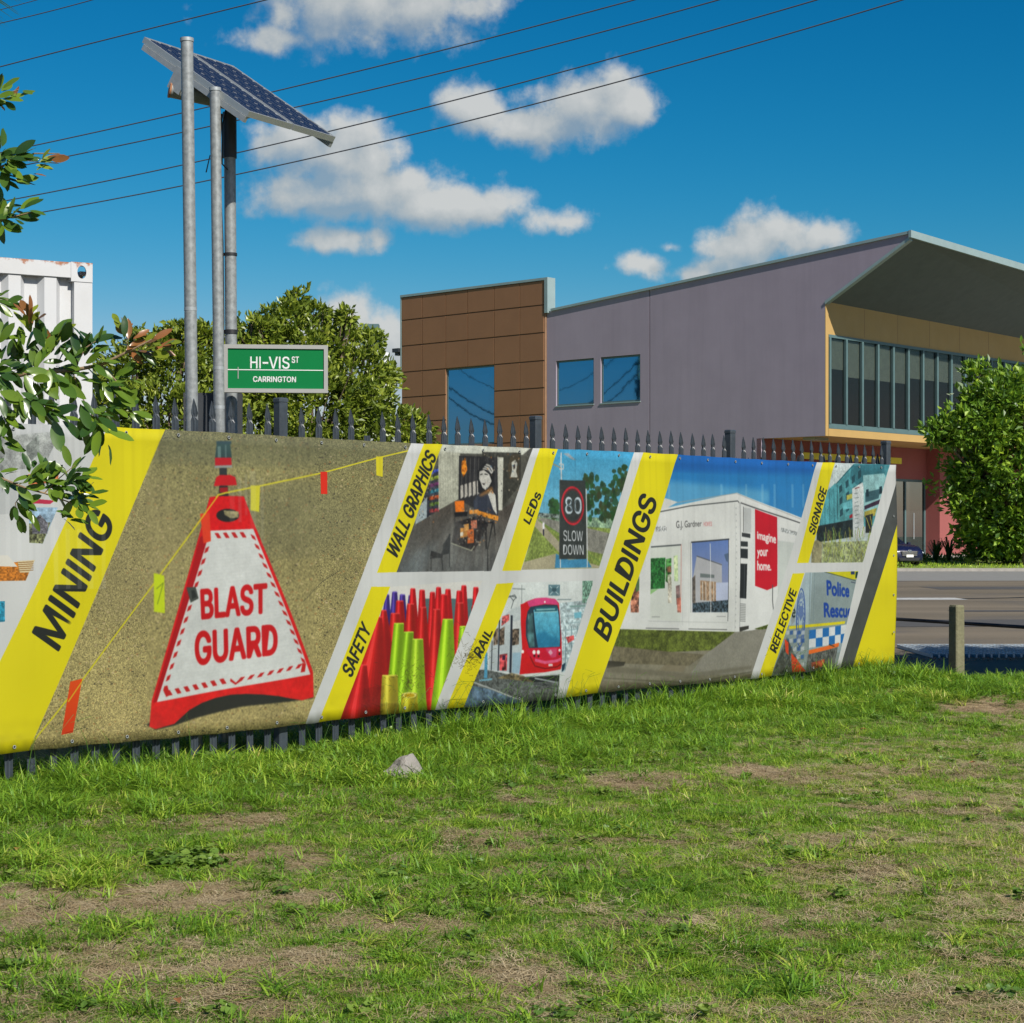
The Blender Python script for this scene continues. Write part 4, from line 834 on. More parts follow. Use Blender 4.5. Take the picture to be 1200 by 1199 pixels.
# return fence running back from the end post
R2 = thing('palisade_fence', "second palisade fence running back from the end post, its pales just showing above the banner", 'fence', (P0.x+E.x*10.37, P0.y+E.y*10.37, 0), ANG+math.pi/2)
for i in range(3):
    x0 = .0+i*2.72
    link('post', POST, R2, (x0+2.72, .035, -.06))
    for k in range(16): link('pale', PALE, R2, (x0+2.72/17*(k+1), 0, -.07+rnd.uniform(-.006, .006)), (0, rnd.uniform(-.004,.004), math.pi+rnd.uniform(-.05,.05)))
    for z in (.4, 2.1):
        b_ = MB(); b_.box((x0+.056, .012, z-.025), (x0+2.66, .018, z+.025)); b_.build('rail', M['fence'], R2)

# ------------------------------------------------------------------ banner hung on the fence
BN = thing('banner', "long printed vinyl banner reading MINING, BLAST GUARD, BUILDINGS and more, laced to the palisade fence", 'banner', (P0.x+Wd.x*.04, P0.y+Wd.y*.04, 0), ANG)
def bz_top(L): return 2.292+.0028*L-.004*abs(math.sin(L/.42*math.pi))+.006*math.sin(L*1.3)
def bz_bot(L): return .262+.0032*L+.008*math.sin(L*2.1+1)+.006*abs(math.sin(L/.42*math.pi))
def by(L, k):   # sheet stands off the pales and ripples, more at the foot
    edge = min(k, 1-k)*2
    r = .010*math.sin(L*2.9+k*1.4)+.007*math.sin(L*6.3-k*3.2+.7)
    return -.045-.020*math.sin(math.pi*k)-r*(.35+.9*(1-k))-(.006 if k < .02 or k > .98 else 0)
nL, nk = 520, 26; V = []; UV = []
Ls = np.linspace(L0+.02, 10.44, nL); ks = np.linspace(0, 1, nk)
for k in ks:
    for L in Ls:
        zb, zt = bz_bot(L), bz_top(L); z = zb+(zt-zb)*k; V.append((L, by(L, k), z)); UV.append(((L-L0)/(L1-L0), (z-Z0)/(Z1-Z0)))
Fc = [(j*nL+i, j*nL+i+1, (j+1)*nL+i+1, (j+1)*nL+i) for j in range(nk-1) for i in range(nL-1)]
me = npmesh('sheet', V, Fc, M['banner'], True); uvl = me.uv_layers.new(name='UVMap'); li = np.zeros(len(me.loops), dtype=np.int32); me.loops.foreach_get('vertex_index', li)
uvl.data.foreach_set('uv', np.array(UV, dtype=np.float32)[li].ravel())
sh = link('sheet', me, BN); so = sh.modifiers.new('thickness', 'SOLIDIFY'); so.thickness = .002; so.offset = 1
b_ = MB()
R_, r_ = .009, .003; vs = []; fs = []
for i in range(14):
    a = 2*math.pi*i/14
    for j in range(6):
        c_ = 2*math.pi*j/6; rr = R_+r_*math.cos(c_); vs.append((rr*math.cos(a), -.002+r_*math.sin(c_)*.6, rr*math.sin(a)))
for i in range(14):
    for j in range(6): fs.append((i*6+j, ((i+1)%14)*6+j, ((i+1)%14)*6+(j+1)%6, i*6+(j+1)%6))
b_.add(vs, fs, 0, True); b_.add([(R_*.9*math.cos(a_), .001, R_*.9*math.sin(a_)) for a_ in np.linspace(0, 2*math.pi, 13)[:12]], [tuple(range(12))], 1); EYE_ME = b_.mesh('eyelet', [M['galv'], M['dark']])
TIE = MB().tube([(0,-.002,0),(.004,.02,.022),(.003,.05,.03)], .0025, 5).mesh('cable_tie', M['white'])
L = L0+.15
while L < 10.4:
    link('eyelet', EYE_ME, BN, (L, by(L, .985)-.004, bz_top(L)-.032)); link('eyelet', EYE_ME, BN, (L, by(L, .015)-.004, bz_bot(L)+.034))
    if rnd.random() < .5: link('cable_tie', TIE, BN, (L, by(L, .985), bz_top(L)-.03))
    L += .42
for z in (.62, 1.0, 1.4, 1.8): link('eyelet', EYE_ME, BN, (10.37, by(10.37, .5)-.003, z))

# ------------------------------------------------------------------ poles, sign, solar panel, cabinet
def pole_px(name, label, d, u_top, v_top, u_bot, v_bot, rad, group=None):
    a = at(u_top, v_top, d); b0 = at(u_bot, v_bot, d); k = (a-b0)/(a.z-b0.z); foot = b0-k*(b0.z+.1)
    o = thing(name, label, 'pole', foot, group=group); o['label'] = label
    rel = a-foot
    MB().tube([(0,0,0), rel*.5, rel], rad, 20).build('shaft', M['galv'], o)
    MB().tube([rel-k*.012, rel+k*.012], rad*1.1, 20).build('cap', M['galv2'], o)
    return o, foot, rel
o1, f1_, r1_ = pole_px('steel_pole', "tallest galvanised pole, rising past the solar panel behind the fence", 13.0, 219, 47, 225, 495, .043)
o2, f2_, r2_ = pole_px('steel_pole', "shorter galvanised pole carrying the green street sign at its side", 13.45, 252, 105, 257, 495, .039)
for (o_, f_, r_, zs) in ((o1, f1_, r1_, (3.27,)), (o2, f2_, r2_, (2.62, 2.35, 2.9))):
    for z in zs: c_ = r_*(z/r_.z); MB().tube([c_-Vector((0,0,.012)), c_+Vector((0,0,.012))], .0445 if o_ is o1 else .0405, 20).build('clamp_band', M['galv2'], o_)
# solar pole
SP = thing('solar_pole', "galvanised pole topped by a tilted pair of blue solar panels, black cable down its side", 'solar pole', at(274, 495, 14.0)-Vector((0,0,at(274,495,14).z+.1)))
pt = at(269, 132, 14.0)-SP.location; pf = Vector((0,0,0))
MB().tube([pf, pt*.5, pt], .044, 20).build('shaft', M['galv'], SP)
MB().tube([pt*.66, pt*.66+pt.normalized()*.03], .050, 20).build('clamp_band', M['dark'], SP)
MB().tube([pt*.78, pt*.78+pt.normalized()*.02], .050, 20).build('clamp_band', M['dark'], SP)
MB().tube([pt*.93, pt], .052, 20).build('sleeve', M['cab'], SP)
cb = [pt+Vector((-.05,-.05,-.02)), pt*.93+Vector((-.075,-.04,0)), pt*.8+Vector((-.055,-.02,0)), pt*.68+Vector((-.052,-.02,0)), pt*.55+Vector((-.066,-.02,0)), pt*.35+Vector((-.052,-.02,0)), pt*.1+Vector((-.055,-.02,0))]
MB().tube(cb, .008, 6, caps=False).build('cable', M['dark'], SP)
MB().tube([pt*.93+Vector((-.06,-.03,-.02)), pt*.93+Vector((-.14,-.05,.01)), pt*.9+Vector((-.17,-.05,.03))], .005, 5).build('cable_end', M['dark'], SP)
MB().tube([pt+Vector((-.02,-.05,-.0)), pt+Vector((-.04,-.07,-.1)), pt*.94+Vector((-.05,-.05,-.1)), pt*.91+Vector((-.01,-.05,0))], .006, 5).build('cable_loop', M['dark'], SP)
# panel plane: a true rectangle tilted to the north, its corners in metres
QA, QB, QC, QD = (Vector(q)-SP.location for q in ((-2.738,13.858,5.245),(-1.885,13.301,4.570),(-1.342,14.142,4.563),(-2.195,14.699,5.238)))
ctr = (QA+QB+QC+QD)/4+SP.location; ex = (QB-QA).normalized(); nrm = (QB-QA).cross(QD-QA).normalized(); nrm = nrm if nrm.z > 0 else -nrm
ey = nrm.cross(ex); Lx, Ly = (QB-QA).length, (QD-QA).length
rotm = Matrix((ex, ey, nrm)).transposed().to_4x4()
CELL = None
for j in range(2):
    wy = Ly/2-.02; y0 = -Ly/2+j*(Ly/2)+.01
    pn = link('solar_panel', None, SP); pn.matrix_local = Matrix.Translation(ctr-SP.location) @ rotm @ Matrix.Translation((-Lx/2, y0, 0))
    # frame + backsheet share one mesh; underside flange shows from below
    b_ = MB(); th = .045
    b_.box((.012,.012,.034),(Lx-.012,wy-.012,.040), 1)
    for (lo, hi) in (((0,0,0),(Lx,.014,th)),((0,wy-.014,0),(Lx,wy,th)),((0,.014,0),(.014,wy-.014,th)),((Lx-.014,.014,0),(Lx,wy-.014,th))): b_.box(lo, hi, 0)
    for (lo, hi) in (((.014,.014,.001),(Lx-.014,.05,.004)),((.014,wy-.05,.001),(Lx-.014,wy-.014,.004)),((.014,.05,.001),(.05,wy-.05,.004)),((Lx-.05,.05,.001),(Lx-.014,wy-.05,.004))): b_.box(lo, hi, 2)
    b_.box((Lx*.4,wy*.4,.008),(Lx*.5,wy*.6,.030), 3)
    b_.build('panel_frame', [M['frame'], M['backsheet'], M['under'], M['dark']], pn)
    nxc, nyc = 9, 4; cx_, cy_ = (Lx-.05)/nxc, (wy-.05)/nyc; hx, hy = cx_/2-.0008, cy_/2-.0008; ch = .017
    if CELL is None:
        b_ = MB(); pts = [(-hx+ch,-hy),(hx-ch,-hy),(hx,-hy+ch),(hx,hy-ch),(hx-ch,hy),(-hx+ch,hy),(-hx,hy-ch),(-hx,-hy+ch)]; b_.prism(pts, 'z', .0405, .0425); 
        for yy0 in (-hy*.35, hy*.35): b_.box((-hx+.002, yy0-.0006, .0426),(hx-.002, yy0+.0006, .0430), 1)
        CELL = b_.mesh('cell', [M['cell'], M['frame']])
    for a in range(nxc):
        for c_ in range(nyc):
            # flattened one level up: the cells belong to the pole's panel part
            link('cell', CELL, pn, (.025+cx_*(a+.5), .025+cy_*(c_+.5), 0))
# rails and bracket under the panels
T = Matrix.Translation(ctr-SP.location) @ rotm
b_ = MB(); 
for y_ in (-Ly*.28, Ly*.28): b_.box((-Lx*.0-.25, y_-.02, -.05),(-Lx*.0+.30, y_+.02, -.003), mat=T)
b_.box((-.05,-Ly*.36,-.10),(.03,Ly*.36,-.053), mat=T); b_.box((-Lx/2+.03,-Ly/2+.002,-.045),(Lx/2-.004,-Ly/2+.03,-.002), mat=T); b_.box((-Lx/2+.03,Ly/2-.03,-.045),(Lx/2-.004,Ly/2-.002,-.002), mat=T)
b_.build('mounting_rail', M['galv2'], SP)
b_ = MB(); b_.tube([pt-Vector((0,0,.02)), (T @ Vector((0,0,-.08)))], .045, 12); b_.build('mounting_stub', M['cab'], SP)
cA = T @ Vector((-Lx*.06, -Ly*.5+.06, -.12)); b_ = MB(); b_.tube([cA+Vector((-.10,-.02,0)), cA+Vector((.30,.1,-.06))], .055, 14); b_.build('pivot_tube', M['under'], SP)
b_ = MB(); b_.tube([cA+Vector((-.112,-.024,.002)), cA+Vector((-.100,-.02,0))], .058, 14); b_.build('pivot_cap', M['castrust'], SP)
b_ = MB(); b_.box((-Lx*.13,-Ly/2-.036,-.15),(-Lx*.02,-Ly/2-.03,.02), mat=T); b_.build('pivot_bracket', M['galv2'], SP)
# cabinet
cb_ = thing('control_cabinet', "dark steel control cabinet mounted between the poles behind the fence", 'cabinet', at(250, 500, 14.35)-Vector((0,0,.18)), .12)
b_ = MB(); b_.box((-.22,-.10,-.25),(.22,.10,.43)); b_.build('housing', M['cab'], cb_)
b_ = MB(); b_.box((-.20,-.112,-.23),(.20,-.101,.41)); b_.build('door', M['cab'], cb_)
b_ = MB(); b_.box((.0,-.119,.14),(.09,-.1125,.20)); b_.build('data_plate', M['signgrey'], cb_)
b_ = MB(); b_.tube([(-.24,-.15,.04),(-.08,-.15,.0),(.10,-.15,-.02)], .009, 6); b_.tube([(.02,-.15,.12),(.05,-.15,.06),(.04,-.15,-.02)], .005, 6); b_.build('conduit', M['galv'], cb_)
b_ = MB(); b_.box((-.30,-.02,.05),(-.221,.0,.09)); b_.box((-.30,-.02,-.15),(-.221,.0,-.11)); b_.build('mounting_arm', M['galv'], cb_)
# sign
sc = at(323.5, 432.5, 13.62); SG = thing('street_sign', "green HI-VIS ST CARRINGTON street name sign in a grey frame", 'street sign', sc, .10)
w2, h2 = 60.5/2200*13.62, 28/2200*13.62
b_ = MB(); fw = .029
for (lo, hi) in (((-w2,-.03,-h2),(w2,.03,-h2+fw)),((-w2,-.03,h2-fw),(w2,.03,h2)),((-w2,-.03,-h2+fw),(-w2+fw,.03,h2-fw)),((w2-fw,-.03,-h2+fw),(w2,.03,h2-fw))): b_.box(lo, hi)
b_.build('sign_frame', M['signgrey'], SG)
b_ = MB(); b_.box((-w2+fw,-.020,-h2+fw),(w2-fw,.02,h2-fw)); b_.build('sign_face', M['signgreen'], SG)
b_ = MB(); b_.box((-w2+fw,-.0225,-.012),(w2-fw,-.0202,-.006)); b_.build('divider', M['white'], SG)
b_ = MB(); b_.box((-w2+.10,-.0235,-.075),(-w2+.106,-.021,.010)); b_.build('scratch', M['signgrey'], SG)
def letter3(s_, x0, x1, z0, z1, y, parent, mt, name='lettering', bold=.0):
    v, tr = glyphs(s_, 0.0); lo, hi = v.min(0), v.max(0); k = (v-lo)/(hi-lo); b2 = MB(); q_ = .0016
    for i_, (ox, oz) in enumerate(((-q_,-q_),(q_,-q_),(-q_,q_),(q_,q_))): b2.add([(x0+(x1-x0)*a+ox, y-.00012*i_, z0+(z1-z0)*b+oz) for a, b in k], [tuple(t_) for t_ in tr]); o = b2.build(name, mt, parent)
    return o
kx = 13.62/2200; ux = lambda x: (180+x/4-323.5)*kx; vz = lambda y: -(380+y/4-432.5)*kx
letter3("HI", ux(455), ux(502), vz(209), vz(155), -.0212, SG, M['white'], bold=.01); letter3("-", ux(512), ux(537), vz(187), vz(180), -.0212, SG, M['white'], bold=.01); letter3("VIS", ux(541), ux(636), vz(210), vz(154), -.0212, SG, M['white'], bold=.01)
letter3("ST", ux(647), ux(680), vz(182), vz(153), -.0212, SG, M['white'], bold=.01); letter3("CARRINGTON", ux(468), ux(666), vz(272), vz(247), -.0212, SG, M['white'], bold=.02)
b_ = MB(); b_.box((-w2-.045,.031,-.10),(-w2+.12,.036,-.06)); b_.box((-w2-.045,.031,.06),(-w2+.12,.036,.10)); b_.build('sign_bracket', M['galv2'], SG)
ML = [o for o in C.objects if o.parent == SG and o.name.startswith('lettering')]

# ------------------------------------------------------------------ shipping container
cc = at(108.5, 308.5, 17.2); dirx = Vector((-.82, -.40, 0)).normalized(); dirx = Vector((-.618,-.353,0)).normalized()
CT = thing('shipping_container', "white corrugated shipping container with rusty top rail, standing behind the fence", 'container', (cc.x, cc.y, cc.z-2.9), math.atan2(dirx.y, dirx.x)+math.pi)
# local: x runs from -2.44 (away) to 0 (the visible corner), y into the yard, z 0..2.9
W_, H_, D_ = 2.44, 2.90, 6.06
def corner_cast(x0, x1, z0, z1, y0, y1, nm='corner_casting'):
    b_ = MB(); n = 20; cx_, cz_ = (x0+x1)/2, (z0+z1)/2; rx, rz = .042, .060
    def sq(a):
        c_, s_ = math.cos(a), math.sin(a); k = 1/max(abs(c_), abs(s_)); return (cx_+c_*k*(x1-x0)/2, cz_+s_*k*(z1-z0)/2)
    A = [2*math.pi*i/n+math.pi/n*0 for i in range(n)]; A = sorted(set([round(a, 6) for a in A]+[math.pi/4*k for k in (1,3,5,7)])); n = len(A)
    for yy1, yy2 in ((y0, y0+.012),):
        vs = [(sq(a)[0], yy1, sq(a)[1]) for a in A]+[(cx_+rx*math.cos(a), yy1, cz_+rz*math.sin(a)) for a in A]+[(cx_+rx*math.cos(a), yy2, cz_+rz*math.sin(a)) for a in A]
        fs = [(i, (i+1)%n, n+(i+1)%n, n+i) for i in range(n)]; b_.add(vs, fs, 0); fs2 = [(n+i, n+(i+1)%n, 2*n+(i+1)%n, 2*n+i) for i in range(n)]; b_.add(vs, fs2, 1)
    b_.box((x0,y0+.0125,z0),(x0+.012,y1,z1)); b_.box((x1-.012,y0+.0125,z0),(x1,y1,z1))
    b_.box((x0+.012,y0+.0125,z1-.012),(x1-.012,y1,z1)); b_.box((x0+.012,y0+.0125,z0),(x1-.012,y1,z0+.012))
    return b_.build(nm, [M['contain'], M['castrust']], CT)
for (x0, x1) in ((-.20, 0), (-W_, -W_+.20)):
    corner_cast(x0, x1, H_-.178, H_, 0, .178); corner_cast(x0, x1, 0, .118, 0, .178)
    b_ = MB(); b_.box((x0+.03 if x0 > -1 else x0, .006, .119),(x1 if x0 > -1 else x1-.03, .13, H_-.1785)); b_.build('corner_post', M['contain'], CT)
b_ = MB(); b_.box((-W_+.201, .004, H_-.145),(-.201, .09, H_-.006)); b_.build('top_rail', M['contain'], CT)
b_ = MB(); b_.box((-W_+.163, .004, .0),(-.163, .09, .14)); b_.build('bottom_rail', M['contain'], CT)
x = -.165; pr = []; p_ = .325
while x > -W_+.16: pr += [(x, .085), (x-.115, .085), (x-.165, .018), (x-.275, .018)]; x -= p_
b_ = MB(); vs = []
for (a, c_) in pr: vs += [(a, c_, .14), (a, c_, H_-.146)]
b_.add(vs, [(2*i, 2*i+2, 2*i+3, 2*i+1) for i in range(len(pr)-1)]); b_.build('end_wall', M['contain'], CT)
b_ = MB(); pr = []; y = .2
while y < D_-.2: pr += [(y, -.03), (y+.07, -.03), (y+.12, -.066), (y+.2, -.066)]; y += .262
vs = []
for (a, c_) in pr: vs += [(c_, a, .14), (c_, a, H_-.09)]
b_.add(vs, [(2*i, 2*i+1, 2*i+3, 2*i+2) for i in range(len(pr)-1)])
b_.add([(v_[0]*-1-W_, v_[1], v_[2]) for v_ in vs], [(2*i, 2*i+2, 2*i+3, 2*i+1) for i in range(len(pr)-1)]); b_.build('side_wall', M['contain'], CT)
b_ = MB(); b_.box((-W_+.02,.18,H_-.05),(-.19,D_,H_-.03)); b_.box((-W_+.02,D_-.05,.14),(-.02,D_,H_-.06)); b_.box((-W_,.19,H_-.09),(-W_+.06,D_,H_-.055)); b_.box((-.06,.19,H_-.09),(0,D_,H_-.055)); b_.build('container_roof', M['contain'], CT)
b_ = MB()
for (x, y) in ((-.35,.2),(-W_+.0,.2),(-.35,D_-.6),(-W_,D_-.6)): b_.box((x,y,-(cc.z-2.9)),(x+.35,y+.4,-.003))
b_.build('concrete_block', M['concrete'], CT)

# ------------------------------------------------------------------ office building across the road
BO = Vector((16.68, 100, .40)); BD = thing('office_building', "two storey warehouse office with mauve wall, brown panelled wing and a huge tilted canopy", 'building', BO, ANG)
def zz(z): return z-BO.z
roofz = lambda y: 16.71-.082*y
def wallpiece(b_, y0, y1, z0, z1, z0b=None, z1b=None):
    b_.prism([(y0, zz(z0)), (y1, zz(z0b if z0b is not None else z0)), (y1, zz(z1b if z1b is not None else z1)), (y0, zz(z1))], 'x', 0, .28)
WZ0, WZ1 = 9.38, 12.1
b_ = MB()
b_.prism([(-5.1, zz(16.98)), (0, zz(14.1)), (0, zz(roofz(0))), (-5.1, zz(17.13))], 'x', 0, .28)
wallpiece(b_, 0, 4.11, 6.93, roofz(0), z1b=roofz(4.11)); wallpiece(b_, 4.11, 11.82, .40, roofz(4.11), z1b=roofz(11.82)); b_.build('wall', M['purple'], BD)
b_ = MB(); wallpiece(b_, 11.88, 12.54, .4, roofz(11.88), z1b=roofz(12.54))
for (a, c_) in ((12.54, 15.51), (16.03, 18.98)): wallpiece(b_, a, c_, .4, WZ0); wallpiece(b_, a, c_, WZ1, roofz(a), z1b=roofz(c_))
wallpiece(b_, 15.51, 16.03, .4, roofz(15.51), z1b=roofz(16.03)); wallpiece(b_, 18.98, 19.72, .4, roofz(18.98), z1b=roofz(19.72)); b_.build('wall', M['purple'], BD)
b_ = MB(); b_.box((.06, 11.82, 0), (.2, 11.88, zz(roofz(11.85)-.1))); b_.build('wall_joint', M['joint'], BD)
def window(parent, y0, y1, z0, z1, fx=.10):
    w_ = MB(); f = .09
    for (lo, hi) in (((fx,y0,z0),(fx+.08,y1,z0+f)),((fx,y0,z1-f),(fx+.08,y1,z1)),((fx,y0,z0+f),(fx+.08,y0+f,z1-f)),((fx,y1-f,z0+f),(fx+.08,y1,z1-f))): w_.box(lo, hi)
    o = w_.build('window', M['mull'], parent)
    MB().box((fx+.03,y0+f,z0+f),(fx+.05,y1-f,z1-f)).build('pane', M['glass'], o)
    MB().box((-.05,y0-.05,z0-.07),(fx-.002,y1+.05,z0-.004)).build('sill', M['trim'], o); return o
window(BD, 12.56, 15.49, zz(WZ0)+.02, zz(WZ1)-.02); window(BD, 16.05, 18.96, zz(WZ0)+.02, zz(WZ1)-.02)
# dark rooms behind the windows so that glass reads as glass
MB().box((1.6, 12.0, zz(8.6)), (1.7, 19.4, zz(12.9))).build('room_wall', M['interior'], BD)
# brown panelled wing
def t_of(u): k = (u-600)/2200; return (16.68-100*k)/(.7395+.6734*k)
jt = [t_of(u) for u in (640.1, 611.3, 581.2, 550.2, 524.5, 497, 472.8)]; jz = [17.0, 15.53, 13.86, 12.17, 10.53, 8.93, 7.3, 5.7, 4.0, 2.3, .4]
b_ = MB(); wy0, wy1, wz0, wz1 = jt[2], jt[4], jz[6], jz[3]
for (a, c_, z0, z1) in ((19.74, wy0, .4, 17.0), (wy1, jt[-1]+.02, .4, 17.0), (wy0, wy1, .4, wz0), (wy0, wy1, wz1, 17.0)): b_.box((-.12, a, zz(z0)), (.20, c_, zz(z1)))
b_.build('wing_wall', M['brownl'], BD)
for i in range(6):
    for k in range(len(jz)-1):
        if i in (2, 3) and 3 <= k <= 5: continue
        a, c_ = (jt[i] if i else 19.80), jt[i+1]; g_ = .024
        MB().box((-.17-rnd.uniform(0,.006), a+g_, zz(jz[k+1])+.04), (-.122, c_-g_, zz(jz[k])-.035)).build('panel', M['brown'], BD)
for k in range(1, len(jz)-1): 
    segs = [(19.8, jt[2]), (jt[4], jt[-1])] if 3 <= k <= 6 else [(19.8, jt[-1])]
    for (a, c_) in segs: MB().box((-.13, a, zz(jz[k])-.025), (-.1205, c_, zz(jz[k])+.025)).build('panel_joint', M['brownb'], BD)
window(BD, wy0+.02, wy1-.02, zz(wz0)+.02, zz(wz1)-.02, fx=-.06)
MB().box((1.4, wy0-.5, zz(wz0-.5)), (1.5, wy1+.5, zz(wz1+.4))).build('room_wall', M['interior'], BD)
b_ = MB(); b_.box((-.22, 19.48, zz(17.02)), (.5, jt[-1]+.10, zz(17.17))); b_.box((-.22, 19.48, zz(15.03)), (.5, 19.735, zz(17.02))); b_.box((-.20, jt[-1]+.022, zz(11.6)), (.3, jt[-1]+.10, zz(17.02))); b_.build('parapet_trim', M['trim'], BD)
b_ = MB(); b_.box((-.3, jt[-1]+.16, zz(13.5)), (.25, jt[-1]+.75, zz(13.75))); b_.box((-.2, jt[-1]+.3, zz(13.3)), (.15, jt[-1]+.6, zz(13.5))); b_.build('security_light', M['cab'], BD)
# back volumes so that nothing is a cut-out
BR = 34.0
b_ = MB(); b_.box((.3, 19.8, 0), (BR, jt[-1]-.02, zz(14.0))); b_.build('wing_body', M['brown'], BD)
# roof sheets
b_ = MB(); b_.prism([(-5.12, zz(17.13)), (19.34, zz(roofz(19.34))), (19.34, zz(roofz(19.34)+.14)), (-5.12, zz(17.28))], 'x', -.10, .34)
b_.build('roof_edge_trim', M['trim'], BD)
sl = .035
def yz(x, y, z): return (x, y, zz(z)-sl*max(x, 0))
X1 = 42
b_ = MB(); P_ = [(-5.1,17.12),(-5.1,16.98),(0,14.08),(0,16.6)]
vs = [yz(.34, y, z) for y, z in [(-5.1,17.27),(19.3,roofz(19.3)+.12)]]+[yz(X1, y, z) for y, z in [(19.3,roofz(19.3)+.12),(-5.1,17.27)]]; b_.add(vs, [(0,1,2,3)]); b_.build('roof', M['roof'], BD)
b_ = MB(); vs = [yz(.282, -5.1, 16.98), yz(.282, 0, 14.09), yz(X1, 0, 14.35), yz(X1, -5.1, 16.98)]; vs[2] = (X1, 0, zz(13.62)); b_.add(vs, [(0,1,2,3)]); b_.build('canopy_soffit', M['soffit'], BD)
for k in range(1, 9):
    pass
b_ = MB()
for i, (z0, z1, y0, y1) in enumerate(((16.93, 17.30, -5.26, -5.105),)): 
    vs = [yz(-.12, y0, z0), yz(-.12, y1, z0), yz(-.12, y1, z1), yz(-.12, y0, z1)]+[yz(X1, y0, z0), yz(X1, y1, z0), yz(X1, y1, z1), yz(X1, y0, z1)]
    b_.add(vs, [(0,1,2,3),(7,6,5,4),(0,4,5,1),(1,5,6,2),(2,6,7,3),(3,7,4,0)])
b_.build('canopy_fascia', M['trim'], BD)
b_ = MB(); n_ = Vector((0, -5.1, zz(16.98)))-Vector((0, 0, zz(14.1))); 
b_.prism([(-5.1, zz(16.98)), (-5.1, zz(16.80)), (-.02, zz(13.93)), (.0, zz(14.09))], 'x', -.06, .276); b_.build('canopy_verge_trim', M['trim'], BD)
# ochre frame and window band on the street front (plane y = 0)
s_of = lambda u: (lambda k: (100*k-16.68)/(.6734-.7395*k))((u-600)/2200)
b_ = MB(); b_.box((.285, .0, zz(12.36)), (X1, .25, zz(14.12))); b_.build('band_cladding', M['gold'], BD)
b_ = MB(); b_.box((.0, -.03, zz(6.93)), (.28, -.003, zz(14.05))); b_.box((.285, -.05, zz(6.93)), (X1, .25, zz(7.33))); b_.build('band_frame', M['gold'], BD)
for xj in (3.9, 7.4, 10.9, 14.4, 17.9): MB().box((xj, -.004, zz(12.45)), (xj+.03, -.001, zz(14.0))).build('cladding_joint', M['brownl'], BD)
wb = link('window_band', None, BD)
b_ = MB(); b_.box((.286, -.06, zz(7.335)), (X1, .10, zz(7.6))); b_.box((.286, -.06, zz(12.2)), (X1, .10, zz(12.355))); b_.build('window_frame', M['mull'], wb)
x = .30; k = 0
MU = MB().box((0, -.10, zz(7.6)), (.16, .10, zz(12.2))).mesh('mullion', M['mull']); PN = MB().box((.161, .02, zz(7.6)), (1.619, .04, zz(12.2))).mesh('pane', M['glass2'])
while x < 38: link('mullion', MU, wb, (x, 0, 0)); link('pane', PN, wb, (x, 0, 0)); x += 1.62
MB().box((.5, 5.0, zz(7.0)), (X1, 5.1, zz(14.0))).build('room_wall', M['interior'], BD)
MB().box((.5, .3, zz(7.0)), (X1, 5.0, zz(7.1))).build('room_floor', M['interior'], BD)
M['blind'] = mat('roller_blind', (.42, .38, .27), .8)
for i in range(24):
    if i in (1, 2, 3, 4): dz = 2.1
    else: dz = 1.75
    MB().box((.47+i*1.62, .10, zz(12.3-dz)), (.3+1.6+i*1.62, .115, zz(12.3))).build('roller_blind', M['blind'], BD)
# underside of the overhang and recessed red ground floor (plane y = 4.11)
b_ = MB(); b_.box((.285, .26, zz(6.945)), (X1, 4.10, zz(7.05))); b_.build('overhang_soffit', M['gold'], BD)
b_ = MB(); b_.box((.9, 1.2, zz(6.80)), (2.2, 2.0, zz(6.94))); b_.build('soffit_light', M['signgrey'], BD)
gx0, gx1 = 13.9, 17.75
b_ = MB()
for (a, c_, z0, z1, y) in ((0.0, gx0, .4, 6.94, 4.115), (gx0, gx1, 5.05, 6.94, 4.115), (gx1, 34, .4, 6.94, 4.115)): b_.box((a, y, zz(z0)), (c_, y+.3, zz(z1)))
b_.box((gx1+.002, 3.2, 0), (gx1+4.2, 4.112, zz(6.94))); b_.build('ground_floor_wall', M['red'], BD)
b_ = MB(); b_.box((3.0, 3.4, zz(5.9)), (13.6, 3.5, zz(6.25))); b_.build('sign_board', M['yellow'], BD)
ef = link('entrance', None, BD); b_ = MB()
for (lo, hi) in (((gx0,4.18,0),(gx0+.14,4.32,zz(5.05))),((gx1-.14,4.18,0),(gx1,4.32,zz(5.05))),((gx0+.14,4.18,zz(4.9)),(gx1-.14,4.32,zz(5.05))),((gx0+.14,4.18,0),(gx1-.14,4.32,.15)),((gx0+1.4,4.18,.15),(gx0+1.55,4.32,zz(4.9)))): b_.box(lo, hi)
b_.build('door_frame', M['mull'], ef)
for (a, c_) in ((gx0+.14, gx0+1.4), (gx0+1.55, gx1-.14)): MB().box((a, 4.24, .15), (c_, 4.26, zz(4.9))).build('door_pane', M['glass2'], ef)
b_ = MB(); b_.tube([(gx0+2.4,4.16,1.0),(gx0+2.4,4.16,2.6)], .04, 8); b_.build('door_handle', M['galv2'], ef)
MB().box((gx0-2, 8.2, 0), (gx1+2, 8.3, zz(6.5))).build('room_wall', M['interior'], BD)
MB().box((.3, 4.45, 0), (.5, 19.7, zz(6.9))).build('inner_wall', M['interior'], BD)

# ------------------------------------------------------------------ car, bollard, rail, grate, rock, mast
CA = thing('parked_car', "dark blue hatchback parked nose-out by the entrance, mostly hidden by the banner", 'car', (18.05, 90.7, .17), math.radians(20))
